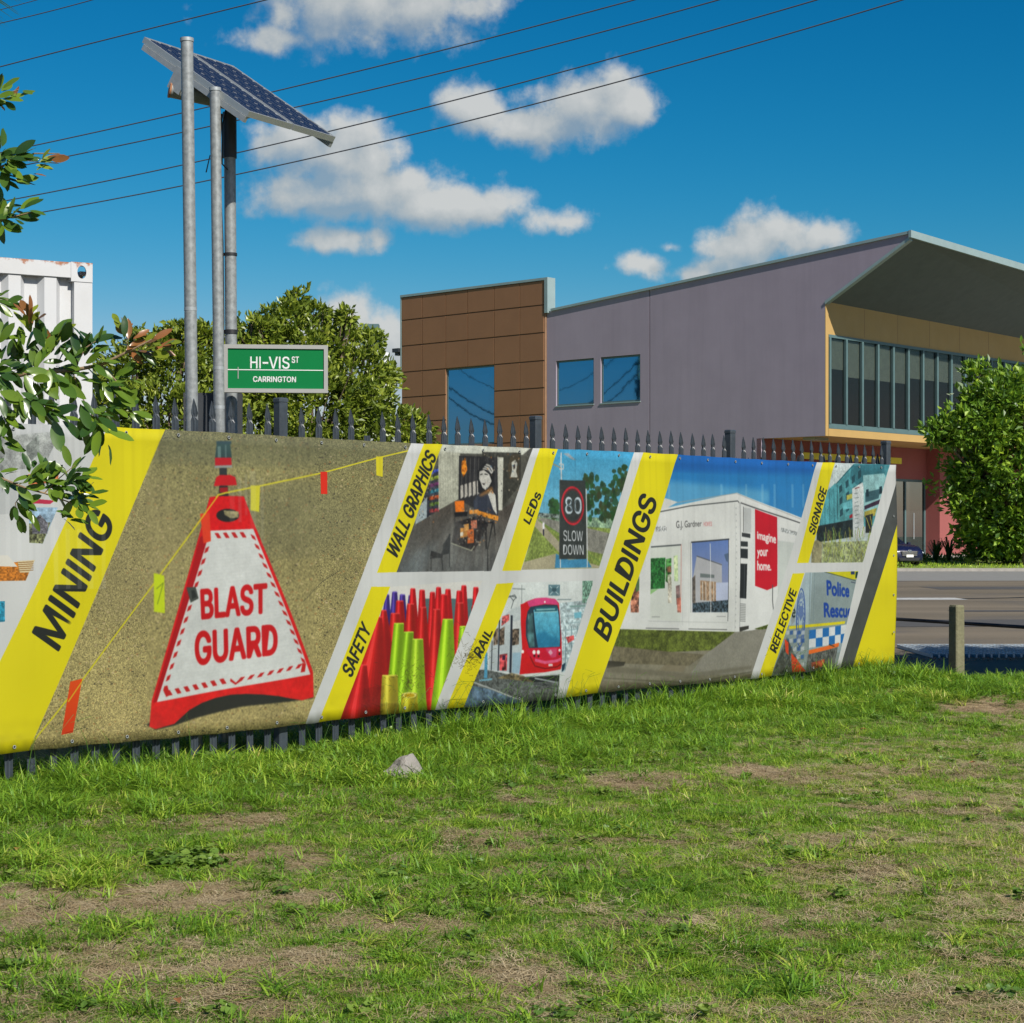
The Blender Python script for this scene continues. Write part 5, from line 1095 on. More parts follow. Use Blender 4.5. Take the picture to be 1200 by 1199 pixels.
# local: nose towards -y ... body runs along y, width along x
def car_section(y, w, z0, zb, zr, wr): return [(-w,z0),( w,z0),( w*1.02,(z0+zb)/2),( w*.97,zb),( wr,zr),(-wr,zr),(-w*.97,zb),(-w*1.02,(z0+zb)/2)]
secs = [(-2.12,.66,.30,.62,.66,.58),(-2.02,.80,.22,.72,.80,.70),(-1.7,.86,.20,.82,.93,.76),(-1.0,.88,.20,.90,1.02,.78),(-.55,.88,.20,.94,1.06,.76),(.15,.88,.20,.95,1.46,.62),(1.2,.88,.20,.96,1.48,.62),(1.8,.86,.20,.96,1.30,.60),(2.02,.80,.25,.92,1.0,.66),(2.1,.70,.32,.8,.84,.6)]
b_ = MB(); vs = []; n = 8
for s_ in secs: vs += [(x, s_[0], z) for x, z in car_section(*s_)]
fs = [(i*n+k, i*n+(k+1)%n, (i+1)*n+(k+1)%n, (i+1)*n+k) for i in range(len(secs)-1) for k in range(n)]+[tuple(range(n)), tuple(range(len(secs)*n-1, (len(secs)-1)*n-1, -1))]
b_.add(vs, fs, 0, True); body = b_.build('body', M['carblue'], CA)
b_ = MB(); b_.add([(-.64,-.50,1.075),(.64,-.50,1.075),(.56,.10,1.44),(-.56,.10,1.44)], [(0,1,2,3)]); o = b_.build('windscreen', M['glass2'], CA); o.location.z = .012; o.location.y = -.012
for sx in (-1, 1):
    b_ = MB(); b_.add([(sx*.83,-.35,1.0),(sx*.64,.18,1.41),(sx*.64,1.2,1.43),(sx*.83,1.7,1.0)], [(0,1,2,3)]); o = b_.build('side_window', M['glass2'], CA); o.location.x = sx*.03
    b_ = MB(); b_.prism([(-2.04,.62),(-1.72,.80),(-1.60,.74),(-1.9,.60)], 'x', sx*.58, sx*.85); b_.build('headlight', M['lampglass'], CA)
    b_ = MB(); b_.box((sx*.94-.06,-.62,.98),(sx*.94+.06,-.45,1.12)); b_.build('door_mirror', M['carblue'], CA)
    for y in (-1.35, 1.3):
        wh = link('wheel', None, CA, (sx*.80, y, .31))
        MB().tube([(-.09,0,0),(.09,0,0)], .31, 20).build('tyre', M['tyre'], wh); MB().tube([(-.10,0,0),(.10,0,0)], .19, 12).build('rim', M['rim'], wh)
b_ = MB(); b_.prism([(-.48,.70),(.48,.70),(.36,.46),(-.36,.46)], 'y', -2.15, -2.10); b_.build('grille', M['dark'], CA)
b_ = MB()
for z in (.50,.56,.62,.68): b_.box((-.40,-2.165,z),(.40,-2.151,z+.018))
b_.build('grille_bar', M['chrome'], CA)
b_ = MB(); b_.prism([(-.6,.40),(.6,.40),(.5,.26),(-.5,.26)], 'y', -2.14, -2.05); b_.build('lower_intake', M['dark'], CA)
b_ = MB(); b_.box((-.19,-2.185,.42),(.19,-2.17,.54)); b_.build('number_plate', M['plate'], CA)
b_ = MB(); b_.tube([(-.10,-2.17,.74),(.0,-2.17,.76),(.10,-2.17,.74)], .014, 6); b_.tube([(-.10,-2.17,.70),(.0,-2.17,.68),(.10,-2.17,.70)], .014, 6); b_.build('emblem', M['chrome'], CA)

bp0 = at(1121, 789, 20.0); BL = thing('timber_bollard', "weathered square timber bollard at the lawn edge beside the banner", 'bollard', (bp0.x, 20.0, gz(bp0.x, 20.0)-.1), math.radians(32))
b_ = MB(); w = .0625; hB = 1.6-81/2200*20-BL.location.z
def rg(k, z): c_ = .012; kk = w*k; return [(kk-c_,-kk,z),(kk,-kk+c_,z),(kk,kk-c_,z),(kk-c_,kk,z),(-kk+c_,kk,z),(-kk,kk-c_,z),(-kk,-kk+c_,z),(-kk+c_,-kk,z)]
vs = rg(1,0)+rg(1.02,.4)+rg(.99,hB-.02)+rg(.86,hB); fs = [(r*8+i, r*8+(i+1)%8, r*8+8+(i+1)%8, r*8+8+i) for r in range(3) for i in range(8)]+[tuple(range(24,32))]
b_.add(vs, fs); b_.build('timber_post', M['wood'], BL)
RL = thing('pipe_barrier', "low black pipe barrier crossing the driveway behind the timber bollard", 'barrier', (4.2, 22.4, 0))
q0 = at(1049, 725.5, 22.0)-Vector((4.2,22.4,0)); q1 = at(1200, 735.0, 20.95)-Vector((4.2,22.4,0)); dq = (q1-q0).normalized()
a0, a1 = q0-dq*.75, q1+dq*1.6
MB().tube([a0, a1], .021, 10).build('pipe', M['dark'], RL)
for e_ in (a0, a1): MB().tube([(e_.x, e_.y, -.1), e_], .03, 10).build('barrier_post', M['dark'], RL)
# steel crossover grating over the gutter
GRT = thing('steel_grating', "blue-grey steel crossover grating lying in the shaded gutter", 'grating', (5.6, 25.1, -.03))
b_ = MB(); wG, dG = 3.6, 2.2
for i in range(37): b_.box((i*.1+i*0, 0, .002), (i*.1+.025, dG, .05))
b_.build('bearing_bars', M['steelblue'], GRT); b_ = MB()
for j in range(12): b_.box((0, j*dG/11.0-.0, .0505), (wG+.025, j*dG/11.0+.02, .056))
b_.build('cross_bars', M['steelblue'], GRT)
for nm in ('bearing_bars', 'cross_bars'):
    for o in GRT.children:
        if o.name.startswith(nm): o['kind'] = 'stuff'
sheet('gutter', [(4.8,22.6),(12,22.6),(12,28.3),(4.8,28.3)], -.0275, M['asphalt'])
rk = to_ground(476, 914); RK = bmesh.new(); bmesh.ops.create_icosphere(RK, subdivisions=3, radius=1)
for v_ in RK.verts:
    n_ = v_.co.copy(); f_ = 1+.16*math.sin(n_.x*3.1+1)*math.cos(n_.y*2.7)+.10*math.sin(n_.z*5+n_.x*4)
    k_ = max(0, n_.z); v_.co = Vector((n_.x*.165*f_*(1-.55*k_), n_.y*.11*f_*(1-.4*k_), (n_.z*.125*f_+.02)*(1 if n_.z > 0 else .4)))
    if v_.co.x > .03: v_.co.z *= .93
me = bpy.data.meshes.new('rock'); RK.to_mesh(me); RK.free(); me.materials.append(M['rock'])
link('rock', me, loc=(rk[0], rk[1], gz(*rk)+.02), rot=(.1,.12,.5), label="pale grey pointed rock lying in the grass below the cone pictures", category='rock')
MS = thing('lamp_mast', "slim white mast glimpsed beyond the tree beside the brown wing", 'mast', (at(447, 600, 80).x, 80, 0))
MB().tube([(0,0,0),(.1,0,6),(.15,0,9.4)], [.32,.28,.2], 8).build('mast_tube', M['white'], MS); MB().box((-.9,-.3,9.6),(-.1,.3,10.6)).build('lamp_head', M['mull'], MS); MB().tube([(-.5,0,9.7),(.15,0,9.2)], .08, 6).build('arm', M['white'], MS)

# street poles and service cables beyond the frame; the tinted office windows mirror them
def zc(y, o): return 10.2+o+.062*(y-110)**2
for (y_, lab) in ((101.0, "timber power pole across the side street, mirrored in the office windows"), (119.6, "second timber power pole along the side street, next to the brown wing")):
    UP = thing('power_pole', lab, 'power pole', (-40, y_, 0), 0, 'street power poles')
    MB().tube([(0,0,-.1),(0,0,9),(0,0,17.2)], [.22,.19,.15], 10).build('pole_shaft', M['wood'], UP)
    MB().box((-1.1,-.07,15.9),(1.1,.07,16.1)).build('crossarm', M['wood'], UP); MB().tube([(.35,.0,13.2),(.35,.0,14.6)], .38, 12).build('transformer', M['cab'], UP)
for (o_, x_) in ((0, -39.4), (1.0, -40.2), (3.2, -40.9)):
    pts = [(x_, 101+18.6*i/20, zc(101+18.6*i/20, o_)) for i in range(21)]
    oo = MB().tube(pts, .075 if o_ < 2 else .04, 6).build('power_line', M['cable']); oo['label'] = {0: "lowest sagging service cable between the side street poles", 1.0: "middle sagging service cable between the side street poles", 3.2: "thin top service cable between the side street poles"}[o_]; oo['category'] = 'cable'; oo['group'] = 'service cables in the side street'

# ------------------------------------------------------------------ power lines
lines = [("topmost power line, crossing the upper corner above the solar panel", [(-260,150),(0,78.7),(150,39.5),(317,-1),(520,-52)], 24, .016),
 ("short steep power line crossing the very top corner of the sky", [(-200,62),(0,29),(105,-1),(260,-48)], 24, .013),
 ("thin power line tip over the palm fronds in the top corner", [(-200,52),(0,12.5),(43,-1),(200,-50)], 27, .011),
 ("upper of four parallel power lines passing behind the solar panel", [(-300,238),(-60,190),(65,166),(312,110),(400,88.5),(744,-1),(980,-66)], 30, .019),
 ("second of four parallel power lines from the top", [(-300,258),(-60,208),(80,183),(341,130),(400,114),(835,-1),(1060,-64)], 30, .019),
 ("third of four parallel power lines, above the lowest", [(-300,286),(-60,245),(0,235),(200,199),(386,155),(800,45),(955,-1),(1180,-66)], 30, .019),
 ("lowest of four parallel power lines, crossing the big cloud", [(-300,300),(-60,265),(50,247),(278,206),(400,179),(800,75),(1055,-1),(1300,-75)], 30, .019)]
for lab, pts, d, r in lines:
    cu = bpy.data.curves.new('power_line', 'CURVE'); cu.dimensions = '3D'; cu.bevel_depth = r*.6; cu.bevel_resolution = 1
    sp = cu.splines.new('POLY'); 
    # smooth through the points
    u_ = np.array([p[0] for p in pts], float); v_ = np.array([p[1] for p in pts], float); co = np.polyfit(u_, v_, 3 if len(pts) > 4 else 2)
    U = np.linspace(u_[0], u_[-1], 50); sp.points.add(49)
    for i, u in enumerate(U): p = at(u, np.polyval(co, u), d+4-(u-400)*.006); sp.points[i].co = (p.x, p.y, p.z, 1)
    o = bpy.data.objects.new('power_line', cu); C.objects.link(o); dg = bpy.context.evaluated_depsgraph_get(); me = bpy.data.meshes.new_from_object(o.evaluated_get(dg)); bpy.data.objects.remove(o)
    me.materials.clear(); me.materials.append(M['cable']); link('power_line', me, label=lab, category='cable', group='power lines overhead')

# ------------------------------------------------------------------ foliage helpers
def unit(v): return v/np.maximum(np.linalg.norm(v, axis=1, keepdims=True), 1e-9)
def leaf_cloud(pos, axis, length, width, name, mt, tint, fold=.25, rs=nr):
    n = len(pos); a = unit(axis); r = unit(rs.normal(size=(n,3))); b = unit(np.cross(a, r)); c = np.cross(a, b)
    l = np.asarray(length).reshape(-1,1)*np.ones((n,1)); w = np.asarray(width).reshape(-1,1)*np.ones((n,1))
    V = np.stack([pos, pos+a*l*.5-b*w*.5+c*w*fold, pos+a*l, pos+a*l*.5+b*w*.5+c*w*fold, pos+a*l*.55], 1).reshape(-1,3)
    i = np.arange(n)[:,None]*5; Fc = np.concatenate([i+np.array([[0,4,1]]), i+np.array([[4,2,1]]), i+np.array([[0,3,4]]), i+np.array([[4,3,2]])], 1).reshape(-1,3)
    return npmesh(name, V, Fc, mt, False, {'tint': ('POINT', np.repeat(tint, 5))})
def rosettes(centres, dirs, k, ln, wd, rs):
    """k leaves fanned round each twig end"""
    n = len(centres); d = unit(np.repeat(dirs, k, 0)+rs.normal(size=(n*k,3))*.75); p = np.repeat(centres, k, 0)+rs.normal(size=(n*k,3))*ln*.35
    return p, d, ln*rs.uniform(.7,1.25,n*k), wd*rs.uniform(.7,1.2,n*k)
def tree(name, label, loc, blobs, ln, wd, k, dens, mt, trunk_r, seed, group=None, limbs=6, th=None, sub=True):
    rs = np.random.RandomState(seed); o = thing(name, label, 'tree', loc, group=group)
    cs = []; ds = []
    for (x, y, z, rx, ry, rz) in blobs:
        n = int(dens*rx*ry*rz**.0*(1+rz/ max(rx,.1))*.5)+12; u = unit(rs.normal(size=(n,3))); rr = rs.uniform(.35, 1, (n,1))**.45*.94; rr = np.where(rs.rand(n,1) < .09, rs.uniform(1.02,1.28,(n,1)), rr)
        lump = 1+.22*np.sin(u[:,:1]*7+x*3)*np.cos(u[:,2:]*6+y)+.12*np.sin(u[:,1:2]*11+z)
        c = u*rr*lump*np.array([rx,ry,rz])+np.array([x,y,z]); cs.append(c); ds.append(u+np.array([0,0,.35]))
    cs = np.concatenate(cs); ds = np.concatenate(ds); keep = cs[:,2] > .15; cs, ds = cs[keep], ds[keep]
    p, d, l, w = rosettes(cs, ds, k, ln, wd, rs)
    tint = np.clip(np.repeat(rs.beta(2,2.2,len(cs)), k)*.65+rs.uniform(0,.4,len(p))-.03, 0, 1)
    link('crown', leaf_cloud(p, d, l, w, 'crown', mt, tint, rs=rs), o)
    zc = np.mean([b[2] for b in blobs]); b_ = MB(); b_.tube([(0,0,-.1),(.03*zc,0,zc*.4),(.0,0.05*zc,zc*.8)], [trunk_r, trunk_r*.8, trunk_r*.55], 10); b_.build('trunk', M['bark'], o)
    b_ = MB()
    for i, (x, y, z, rx, ry, rz) in enumerate(blobs):
        s_ = Vector((0,.02*zc,zc*.35+rs.uniform(0,.3)*zc)); e_ = Vector((x+rs.uniform(-.3,.3)*rx, y, z+rz*.55)); m_ = (s_+e_)/2+Vector((0,0,-.1*zc)); b_.tube([s_, m_, e_], [trunk_r*.45, trunk_r*.3, trunk_r*.08], 6)
        for _ in range(4): q = e_+Vector((rs.uniform(-.8,.8)*rx, rs.uniform(-.8,.8)*ry, rs.uniform(-.2,.6)*rz)); b_.tube([m_.lerp(e_, rs.uniform(.4,1)), (m_+q)/2+Vector((0,0,.1)), q], [trunk_r*.16, trunk_r*.1, trunk_r*.03], 5)
    b_.build('limb', M['bark'], o); return o
# trees behind the fence; blob centres given relative to the trunk foot
def blobs_px(loc, d, L, sh=.86):
    out = []
    for (u, v, ru, rv, dd) in L:
        p = at(u, v, d+dd); k = (d+dd)/2200; out.append((p.x-loc[0], p.y-loc[1], p.z-loc[2], ru*k*sh, (ru+rv)/2*k*.9*sh, rv*k*sh))
    return out
d = 21.0; loc = (at(365, 600, d).x, d, .0)
tree('bushy_tree', "yellow-green bushy tree rising behind the street sign to the pointed top", loc, blobs_px(loc, d, [(345,420,70,50,0),(330,375,38,24,0),(347,354,13,14,.2),(300,392,36,26,-.3),(395,402,40,32,.3),(420,440,45,40,0),(432,478,34,40,-.3),(360,480,90,55,-.4),(438,398,12,10,.2),(405,372,14,10,0),(300,450,50,50,-.6),(468,500,34,26,.3),(492,506,18,20,.5),(340,540,110,50,-.4),(455,440,16,14,.3),(370,368,20,12,.3),(285,420,30,30,0)]), .085, .042, 10, 1150, M['leaf_tree'], .11, 21)
d = 19.0; loc = (at(185, 600, d).x, d, .0)
tree('bushy_tree', "lower bushy tree between the white container and the tall poles", loc, blobs_px(loc, d, [(200,425,50,38,0),(175,400,30,18,.2),(215,392,28,16,0),(240,420,36,40,.3),(150,440,40,44,0),(190,490,80,50,-.3),(240,390,16,12,.1),(130,470,40,50,0),(250,480,50,60,.3),(170,540,90,50,0)]), .08, .040, 10, 1150, M['leaf_tree'], .10, 22)
d = 91.0; loc = (at(1205, 600, d).x, d, .22)
tree('dense_tree', "dense rounded green tree on the verge in front of the building entrance", loc, blobs_px(loc, d, [(1195,462,42,32,0),(1170,470,40,30,-1),(1215,492,80,54,0),(1150,500,45,35,-1),(1118,505,32,22,-1),(1190,545,85,60,0),(1145,550,42,36,0),(1150,440,20,16,0),(1180,600,66,50,.5),(1210,620,80,40,1),(1150,615,28,46,2.5),(1180,635,50,30,2.5),(1165,580,40,40,2),(1096,508,14,14,-1),(1240,464,60,50,2),(1140,470,20,14,-.5),(1135,585,26,30,0)]), .38, .20, 8, 85, M['leaf_far'], .34, 23)
# out-of-frame street tree whose shade falls over the gutter
tree('street_tree', "leafy street tree beside the driveway whose shade dapples the road", (10.6, 18.2, 0), [(-.6,.2,5.2,2.5,2.4,1.3),(-1.3,.6,4.4,1.3,1.3,.9),(1.3,-.5,4.6,1.4,1.4,1.0),(.2,1.2,6.1,1.3,1.3,.9),(-.8,-1.0,6.0,1.2,1.2,.8)], .13, .07, 9, 620, M['leaf_tree'], .17, 24)
# low planting along the building, strappy plants
rs = np.random.RandomState(4); n = 5200; x = rs.uniform(14, 52, n); y = rs.uniform(95.5, 99.5, n); p = np.stack([x, y, .24+rs.uniform(0,.32,n)], 1)
link('ground_cover', leaf_cloud(p, rs.normal(size=(n,3))+[0,0,1], rs.uniform(.15,.3,n), rs.uniform(.06,.12,n), 'ground_cover', M['leaf_far'], rs.uniform(0,.6,n)), kind='stuff')
n = 9000; x = rs.uniform(-10, 60, n); y = rs.uniform(86.5, 94.5, n); p = np.stack([x, y, .10+(y-86.5)*.0148], 1)
link('verge_grass', leaf_cloud(p, rs.normal(size=(n,3))*.5+[0,0,1], rs.uniform(.08,.2,n), rs.uniform(.03,.06,n), 'verge_grass', M['leaf_far'], rs.uniform(.5,1,n)), kind='stuff')
for (u, nm) in ((1097, "spiky strap-leaved plant against the red wall"), (1112, "larger strap-leaved clump tucked under the dense tree")):
    c = at(u, 650, 95); V = []; Fc = []; 
    o = thing('strappy_plant', nm, 'plant', (c.x, 95, .24)); b_ = MB()
    for _ in range(34):
        a = rnd.uniform(0, 6.28); h = rnd.uniform(.7, 1.25) if u < 1100 else rnd.uniform(.9,1.5); r = rnd.uniform(.3, 1.0); w = .06; pts = [(0,0,0),(.25*r,0,.55*h),(.62*r,0,.95*h),(1.05*r,0,.82*h)]
        vs = []
        for i, (px_, _, z) in enumerate(pts):
            ww = w*(1-i/3.2); vs += [(px_*math.cos(a)-ww*math.sin(a), px_*math.sin(a)+ww*math.cos(a), z), (px_*math.cos(a)+ww*math.sin(a), px_*math.sin(a)-ww*math.cos(a), z)]
        b_.add(vs, [(0,1,3,2),(2,3,5,4),(4,5,7,6)])
    b_.build('leaf_blades', M['leaf_far'], o, kind='stuff')

# ------------------------------------------------------------------ near tree: branches with glossy leaves
NTr = thing('broadleaf_tree', "near broadleaf tree reaching in with glossy leaves and bronze new tips", 'tree', (-3.75, 8.4, 0))
NL = NTr.location
def near_leaf(k):
    b_ = MB(); L_ = 1.0; W_ = (.19, .165, .215)[k]; vs = []; st = [0,.12,.3,.5,.7,.88,1]; wd = [.03,.45,.85,1,.9,.55,.02]; bend = (.14,.32,-.10)[k]
    for s_, w_ in zip(st, wd):
        z = bend*math.sin(s_*math.pi*.5)*s_*-1; vs += [(-W_*w_, s_, z+.10*w_*W_*2+.01*math.sin(s_*20)), (0, s_, z), (W_*w_, s_, z+.10*w_*W_*2-.01*math.sin(s_*17))]
    fs = []
    for i in range(len(st)-1): fs += [(3*i,3*i+1,3*i+4,3*i+3), (3*i+1,3*i+2,3*i+5,3*i+4)]
    b_.add(vs, fs, 0, True); return b_
LV = {}
def leaf_mesh(k, tq):
    if (k, tq) not in LV:
        me = near_leaf(k).mesh('leaf', M['leaf_near']); a = me.attributes.new('tint', 'FLOAT', 'POINT'); a.data.foreach_set('value', np.full(len(me.vertices), tq, dtype=np.float32)); LV[(k, tq)] = me
    return LV[(k, tq)]
allleaves = []
def spray(u, v, d, du, dv, n=9, size=.095, young=0.0, spread=.8):
    """leaves fanned round a twig end at a photo point; du,dv point the way the twig grows"""
    c = at(u, v, d)-NL; g_ = Vector((du, rnd.uniform(-.5,.5), -dv)).normalized()
    n = int(n*1.05)
    for i in range(n):
        r = Vector((rnd.gauss(0,1), rnd.gauss(0,1), rnd.gauss(0,1))); r = (r-g_*r.dot(g_)).normalized()
        ax = (g_*rnd.uniform(.3,1.2)+r*rnd.uniform(.5,1.2)*spread).normalized(); base = c-g_*(i/n)*.09+r*.01
        s_ = size*rnd.uniform(.68,1.18); tq = rnd.choice([0,.15,.3,.45,.55]) if rnd.random() > young else rnd.choice([.78,.84,.92,1.0])
        allleaves.append((base, ax, s_, tq, rnd.randint(0,2), (u, v)))
def twig(pts, d, r0, r1):
    P_ = [at(u, v, d)-NL for u, v in pts]; n = len(P_); twb.append((P_, [r0+(r1-r0)*i/(n-1) for i in range(n)]))
twb = []
dA = 8.0
twig([(-420,500),(-150,462),(0,444),(35,437),(85,434),(118,428),(150,412),(178,398)], dA, .016, .004)
twig([(35,437),(60,410),(48,385),(34,366)], dA, .006, .002); twig([(85,434),(100,408),(112,400)], dA, .005, .002); twig([(118,428),(135,445),(150,470)], dA, .004, .002)
twig([(85,434),(92,458),(110,490),(118,505)], dA, .003, .002); twig([(150,412),(148,390),(142,372)], dA, .003, .0015); twig([(10,450),(20,470),(30,480)], dA, .005, .002)
twig([(-300,610),(-60,566),(0,560),(30,572),(52,578),(85,590),(100,600)], 7.7, .008, .002); twig([(30,572),(18,590),(22,612)], 7.7, .003, .0015); twig([(52,578),(70,560),(88,545)], 7.7, .003, .0015)
twig([(-200,130),(0,112),(22,105)], 8.2, .004, .002); twig([(-260,210),(0,196),(40,180),(70,180)], 8.1, .007, .002); twig([(-200,262),(0,258),(40,248)], 8.1, .005, .002); twig([(-200,350),(-20,345),(10,352)], 8.0, .005, .002)
for a in [(4,100,8.2,.6,-1,7),(10,118,8.2,1,.1,7),(-8,112,8.2,.5,-.3,9),
          (2,172,8.1,.3,-1,9),(18,180,8.1,.6,-.6,9),(30,188,8.1,.8,.1,8),(12,198,8.1,.5,.6,9),(2,212,8.1,.3,.5,8),(20,215,8.1,1,.5,5),
          (4,242,8.1,.5,-.5,8),(16,252,8.1,.6,-.4,8),(34,246,8.1,1,-.1,5),(2,266,8.1,.3,.6,8),(24,258,8.1,.8,.4,4),
          (0,352,8.0,.9,.1,9),(14,355,8.0,1,.1,5),(4,395,8.0,.4,-.8,10),(12,420,8.0,.6,-.4,10),(30,405,8.0,.2,-1,9),(58,392,8.0,.1,-1,9,.11),(74,402,8.0,.7,-.6,7,.11),
          (50,420,8.0,.2,-.6,9,.1),(78,425,8.0,.9,-.3,9,.11),(98,412,8.0,.2,-1,8,.11),(108,400,8.0,.5,-.9,7,.1),(122,395,8.0,.6,-.9,7,.1),(120,425,8.0,.8,-.1,9,.1),
          (20,440,7.9,.6,.4,10,.1),(46,450,7.9,.6,.5,10,.11),(70,450,7.9,.4,.7,10,.11),(95,448,8,.5,.5,9,.1),(126,452,8.0,.6,.7,9),(143,462,8.0,1,.5,8),(150,444,8,1,.1,8),(135,480,8,.9,.3,6,.11),(158,480,8,1,-.1,5),
          (6,470,7.8,.4,.6,11),(30,478,7.8,.3,.8,11),(55,482,7.8,.9,.6,10,.12),(72,492,7.8,1,.3,5,.12),(10,500,7.8,.4,.8,9),(0,440,7.8,.6,.3,10),(104,490,7.9,.4,.8,9,.12),(118,505,7.9,.3,1,6,.12),(125,520,7.9,.2,.8,3,.11),(5,525,7.8,.3,.8,6),
          (8,560,7.7,.8,.4,8,.085),(30,570,7.7,.8,.1,7,.085),(40,548,7.7,.4,-1,7,.085),(60,552,7.7,.5,-.8,8,.085),(86,545,7.7,.4,-1,7,.09),(100,560,7.7,.9,-.2,8,.09),(104,578,7.7,1,-.1,7,.09),(92,596,7.7,.3,.7,8,.085),(68,582,7.7,.6,.7,7,.085),(106,596,7.7,.8,.4,6,.085),(20,606,7.7,.2,.8,6,.08),(40,600,7.7,.9,.6,5,.075),(80,612,7.7,.8,.6,4,.075),(58,560,7.7,.2,-.3,6,.085),(88,570,7.7,.6,.1,8,.085),(26,592,7.7,.2,.7,5,.075)]:
    spray(*a[:6], size=(a[6] if len(a) > 6 else .095))
spray(34,365,8.0,.0,-1,9,.095,.9,.5); spray(42,375,8,.3,-1,6,.09,.8,.5); spray(70,388,8,.6,-1,4,.08,1,.5); spray(142,378,8,-.2,-1,7,.085,.9,.5); spray(158,392,8,.5,-.8,8,.085,.95,.6); spray(178,400,8,.8,-.5,8,.09,1,.5); spray(196,402,8,.9,-.4,7,.09,1,.45); spray(170,412,8,1,.1,8,.09,.6,.5); spray(60,186,8.1,1,-.3,5,.08,.8,.4); spray(50,190,8.1,.7,-.8,4,.08,.8,.5); spray(26,105,8.2,.7,-.9,3,.08,.5)
# largest 300 as parts, the rest joined
order = sorted(range(len(allleaves)), key=lambda i: (-(allleaves[i][5][0] > 0), -allleaves[i][2]))
def leaf_matrix(base, ax, s_):
    up = Vector((rnd.uniform(-.5,.7), rnd.uniform(-1.6,-.2), rnd.uniform(.3,1.1))); x_ = ax.cross(up).normalized(); z_ = x_.cross(ax).normalized()
    return Matrix.Translation(base) @ Matrix((x_, ax, z_)).transposed().to_4x4() @ Matrix.Scale(s_, 4)
rest = MB(); rt = []
for rank, i in enumerate(order):
    base, ax, s_, tq, k, uvp = allleaves[i]; mx_ = leaf_matrix(base, ax, s_)
    if rank < 300: o = link('leaf', leaf_mesh(k, tq), NTr); o.matrix_local = mx_
    else:
        b2 = near_leaf(k); rest.add([mx_ @ Vector(v_) for v_ in b2.v], b2.f, 0, True); rt += [tq]*len(b2.v)
# leaves of the part of the crown outside the picture
for _ in range(1500):
    a = rnd.uniform(0, 6.28); r = rnd.random()**.4; ph = rnd.uniform(-1, 1); c = Vector((-1.3+1.15*r*math.cos(a)*math.sqrt(1-ph*ph), 1.2*r*math.sin(a), 3.2+1.5*ph*r))+Vector((.0,0,0))
    p_ = NL+c; u_ = 600+p_.x/p_.y*2200
    if u_ > -40: continue
    ax = Vector((rnd.gauss(0,1), rnd.gauss(0,1), rnd.gauss(0,1)+.3)).normalized(); mx_ = leaf_matrix(c, ax, rnd.uniform(.07,.11)); b2 = near_leaf(rnd.randint(0,2)); rest.add([mx_ @ Vector(v_) for v_ in b2.v], b2.f, 0, True); rt += [rnd.choice([0,.2,.4,.55])]*len(b2.v)
me = rest.mesh('foliage', M['leaf_near']); a = me.attributes.new('tint', 'FLOAT', 'POINT'); a.data.foreach_set('value', np.array(rt, dtype=np.float32)); link('foliage', me, NTr, kind='stuff')
b_ = MB()
for P_, R_ in twb: b_.tube(P_, R_, 6)
b_.build('branch', M['twig'], NTr)
b_ = MB(); b_.tube([(0,0,-.1),(.04,0,1.2),(-.05,0,2.4),(-.3,.1,4.2)], [.13,.11,.08,.03], 12)
for e_ in ((-420,500,8.0),(-300,610,7.7),(-200,130,8.2),(-260,210,8.1),(-200,262,8.1),(-200,350,8.0)):
    q = at(*e_)-NL; b_.tube([(0,0,min(1.2+abs(q.z)*.2, 2.4)), Vector((0,0,1.5))*.4+q*.6, q], [.05,.03,.012], 8)
b_.build('trunk', M['bark'], NTr)
# palm fronds in the very corner
PF = thing('palm', "dark palm frond tips hanging into the top corner of the sky", 'palm', (-4.6, 12.0, 0)); b_ = MB()
MB().tube([(0,0,-.1),(.05,0,3),(.0,.0,5.6)], [.16,.13,.12], 12).build('trunk', M['bark'], PF)
hub = Vector((0,0,5.6))
for (u, v) in ((38,22),(34,38),(24,60),(12,0),(44,52),(10,76),(30,8)):
    tip = at(u-4, v*.42, 12.0)-PF.location; mid = (hub+tip)/2+Vector((0,0,.18)); w = .02
    for k in range(3):
        off = Vector((rnd.uniform(-.1,.0), rnd.uniform(-.1,.1), rnd.uniform(-.06,.06))); t2 = tip+off
        b_.add([hub+Vector((0,0,-w)), hub+Vector((0,0,w)), mid+Vector((0,0,w*.8))+off, mid+Vector((0,0,-w*.8))+off, t2], [(0,1,2,3),(3,2,4)])
me = b_.mesh('frond', M['leaf_far']); link('frond', me, PF)

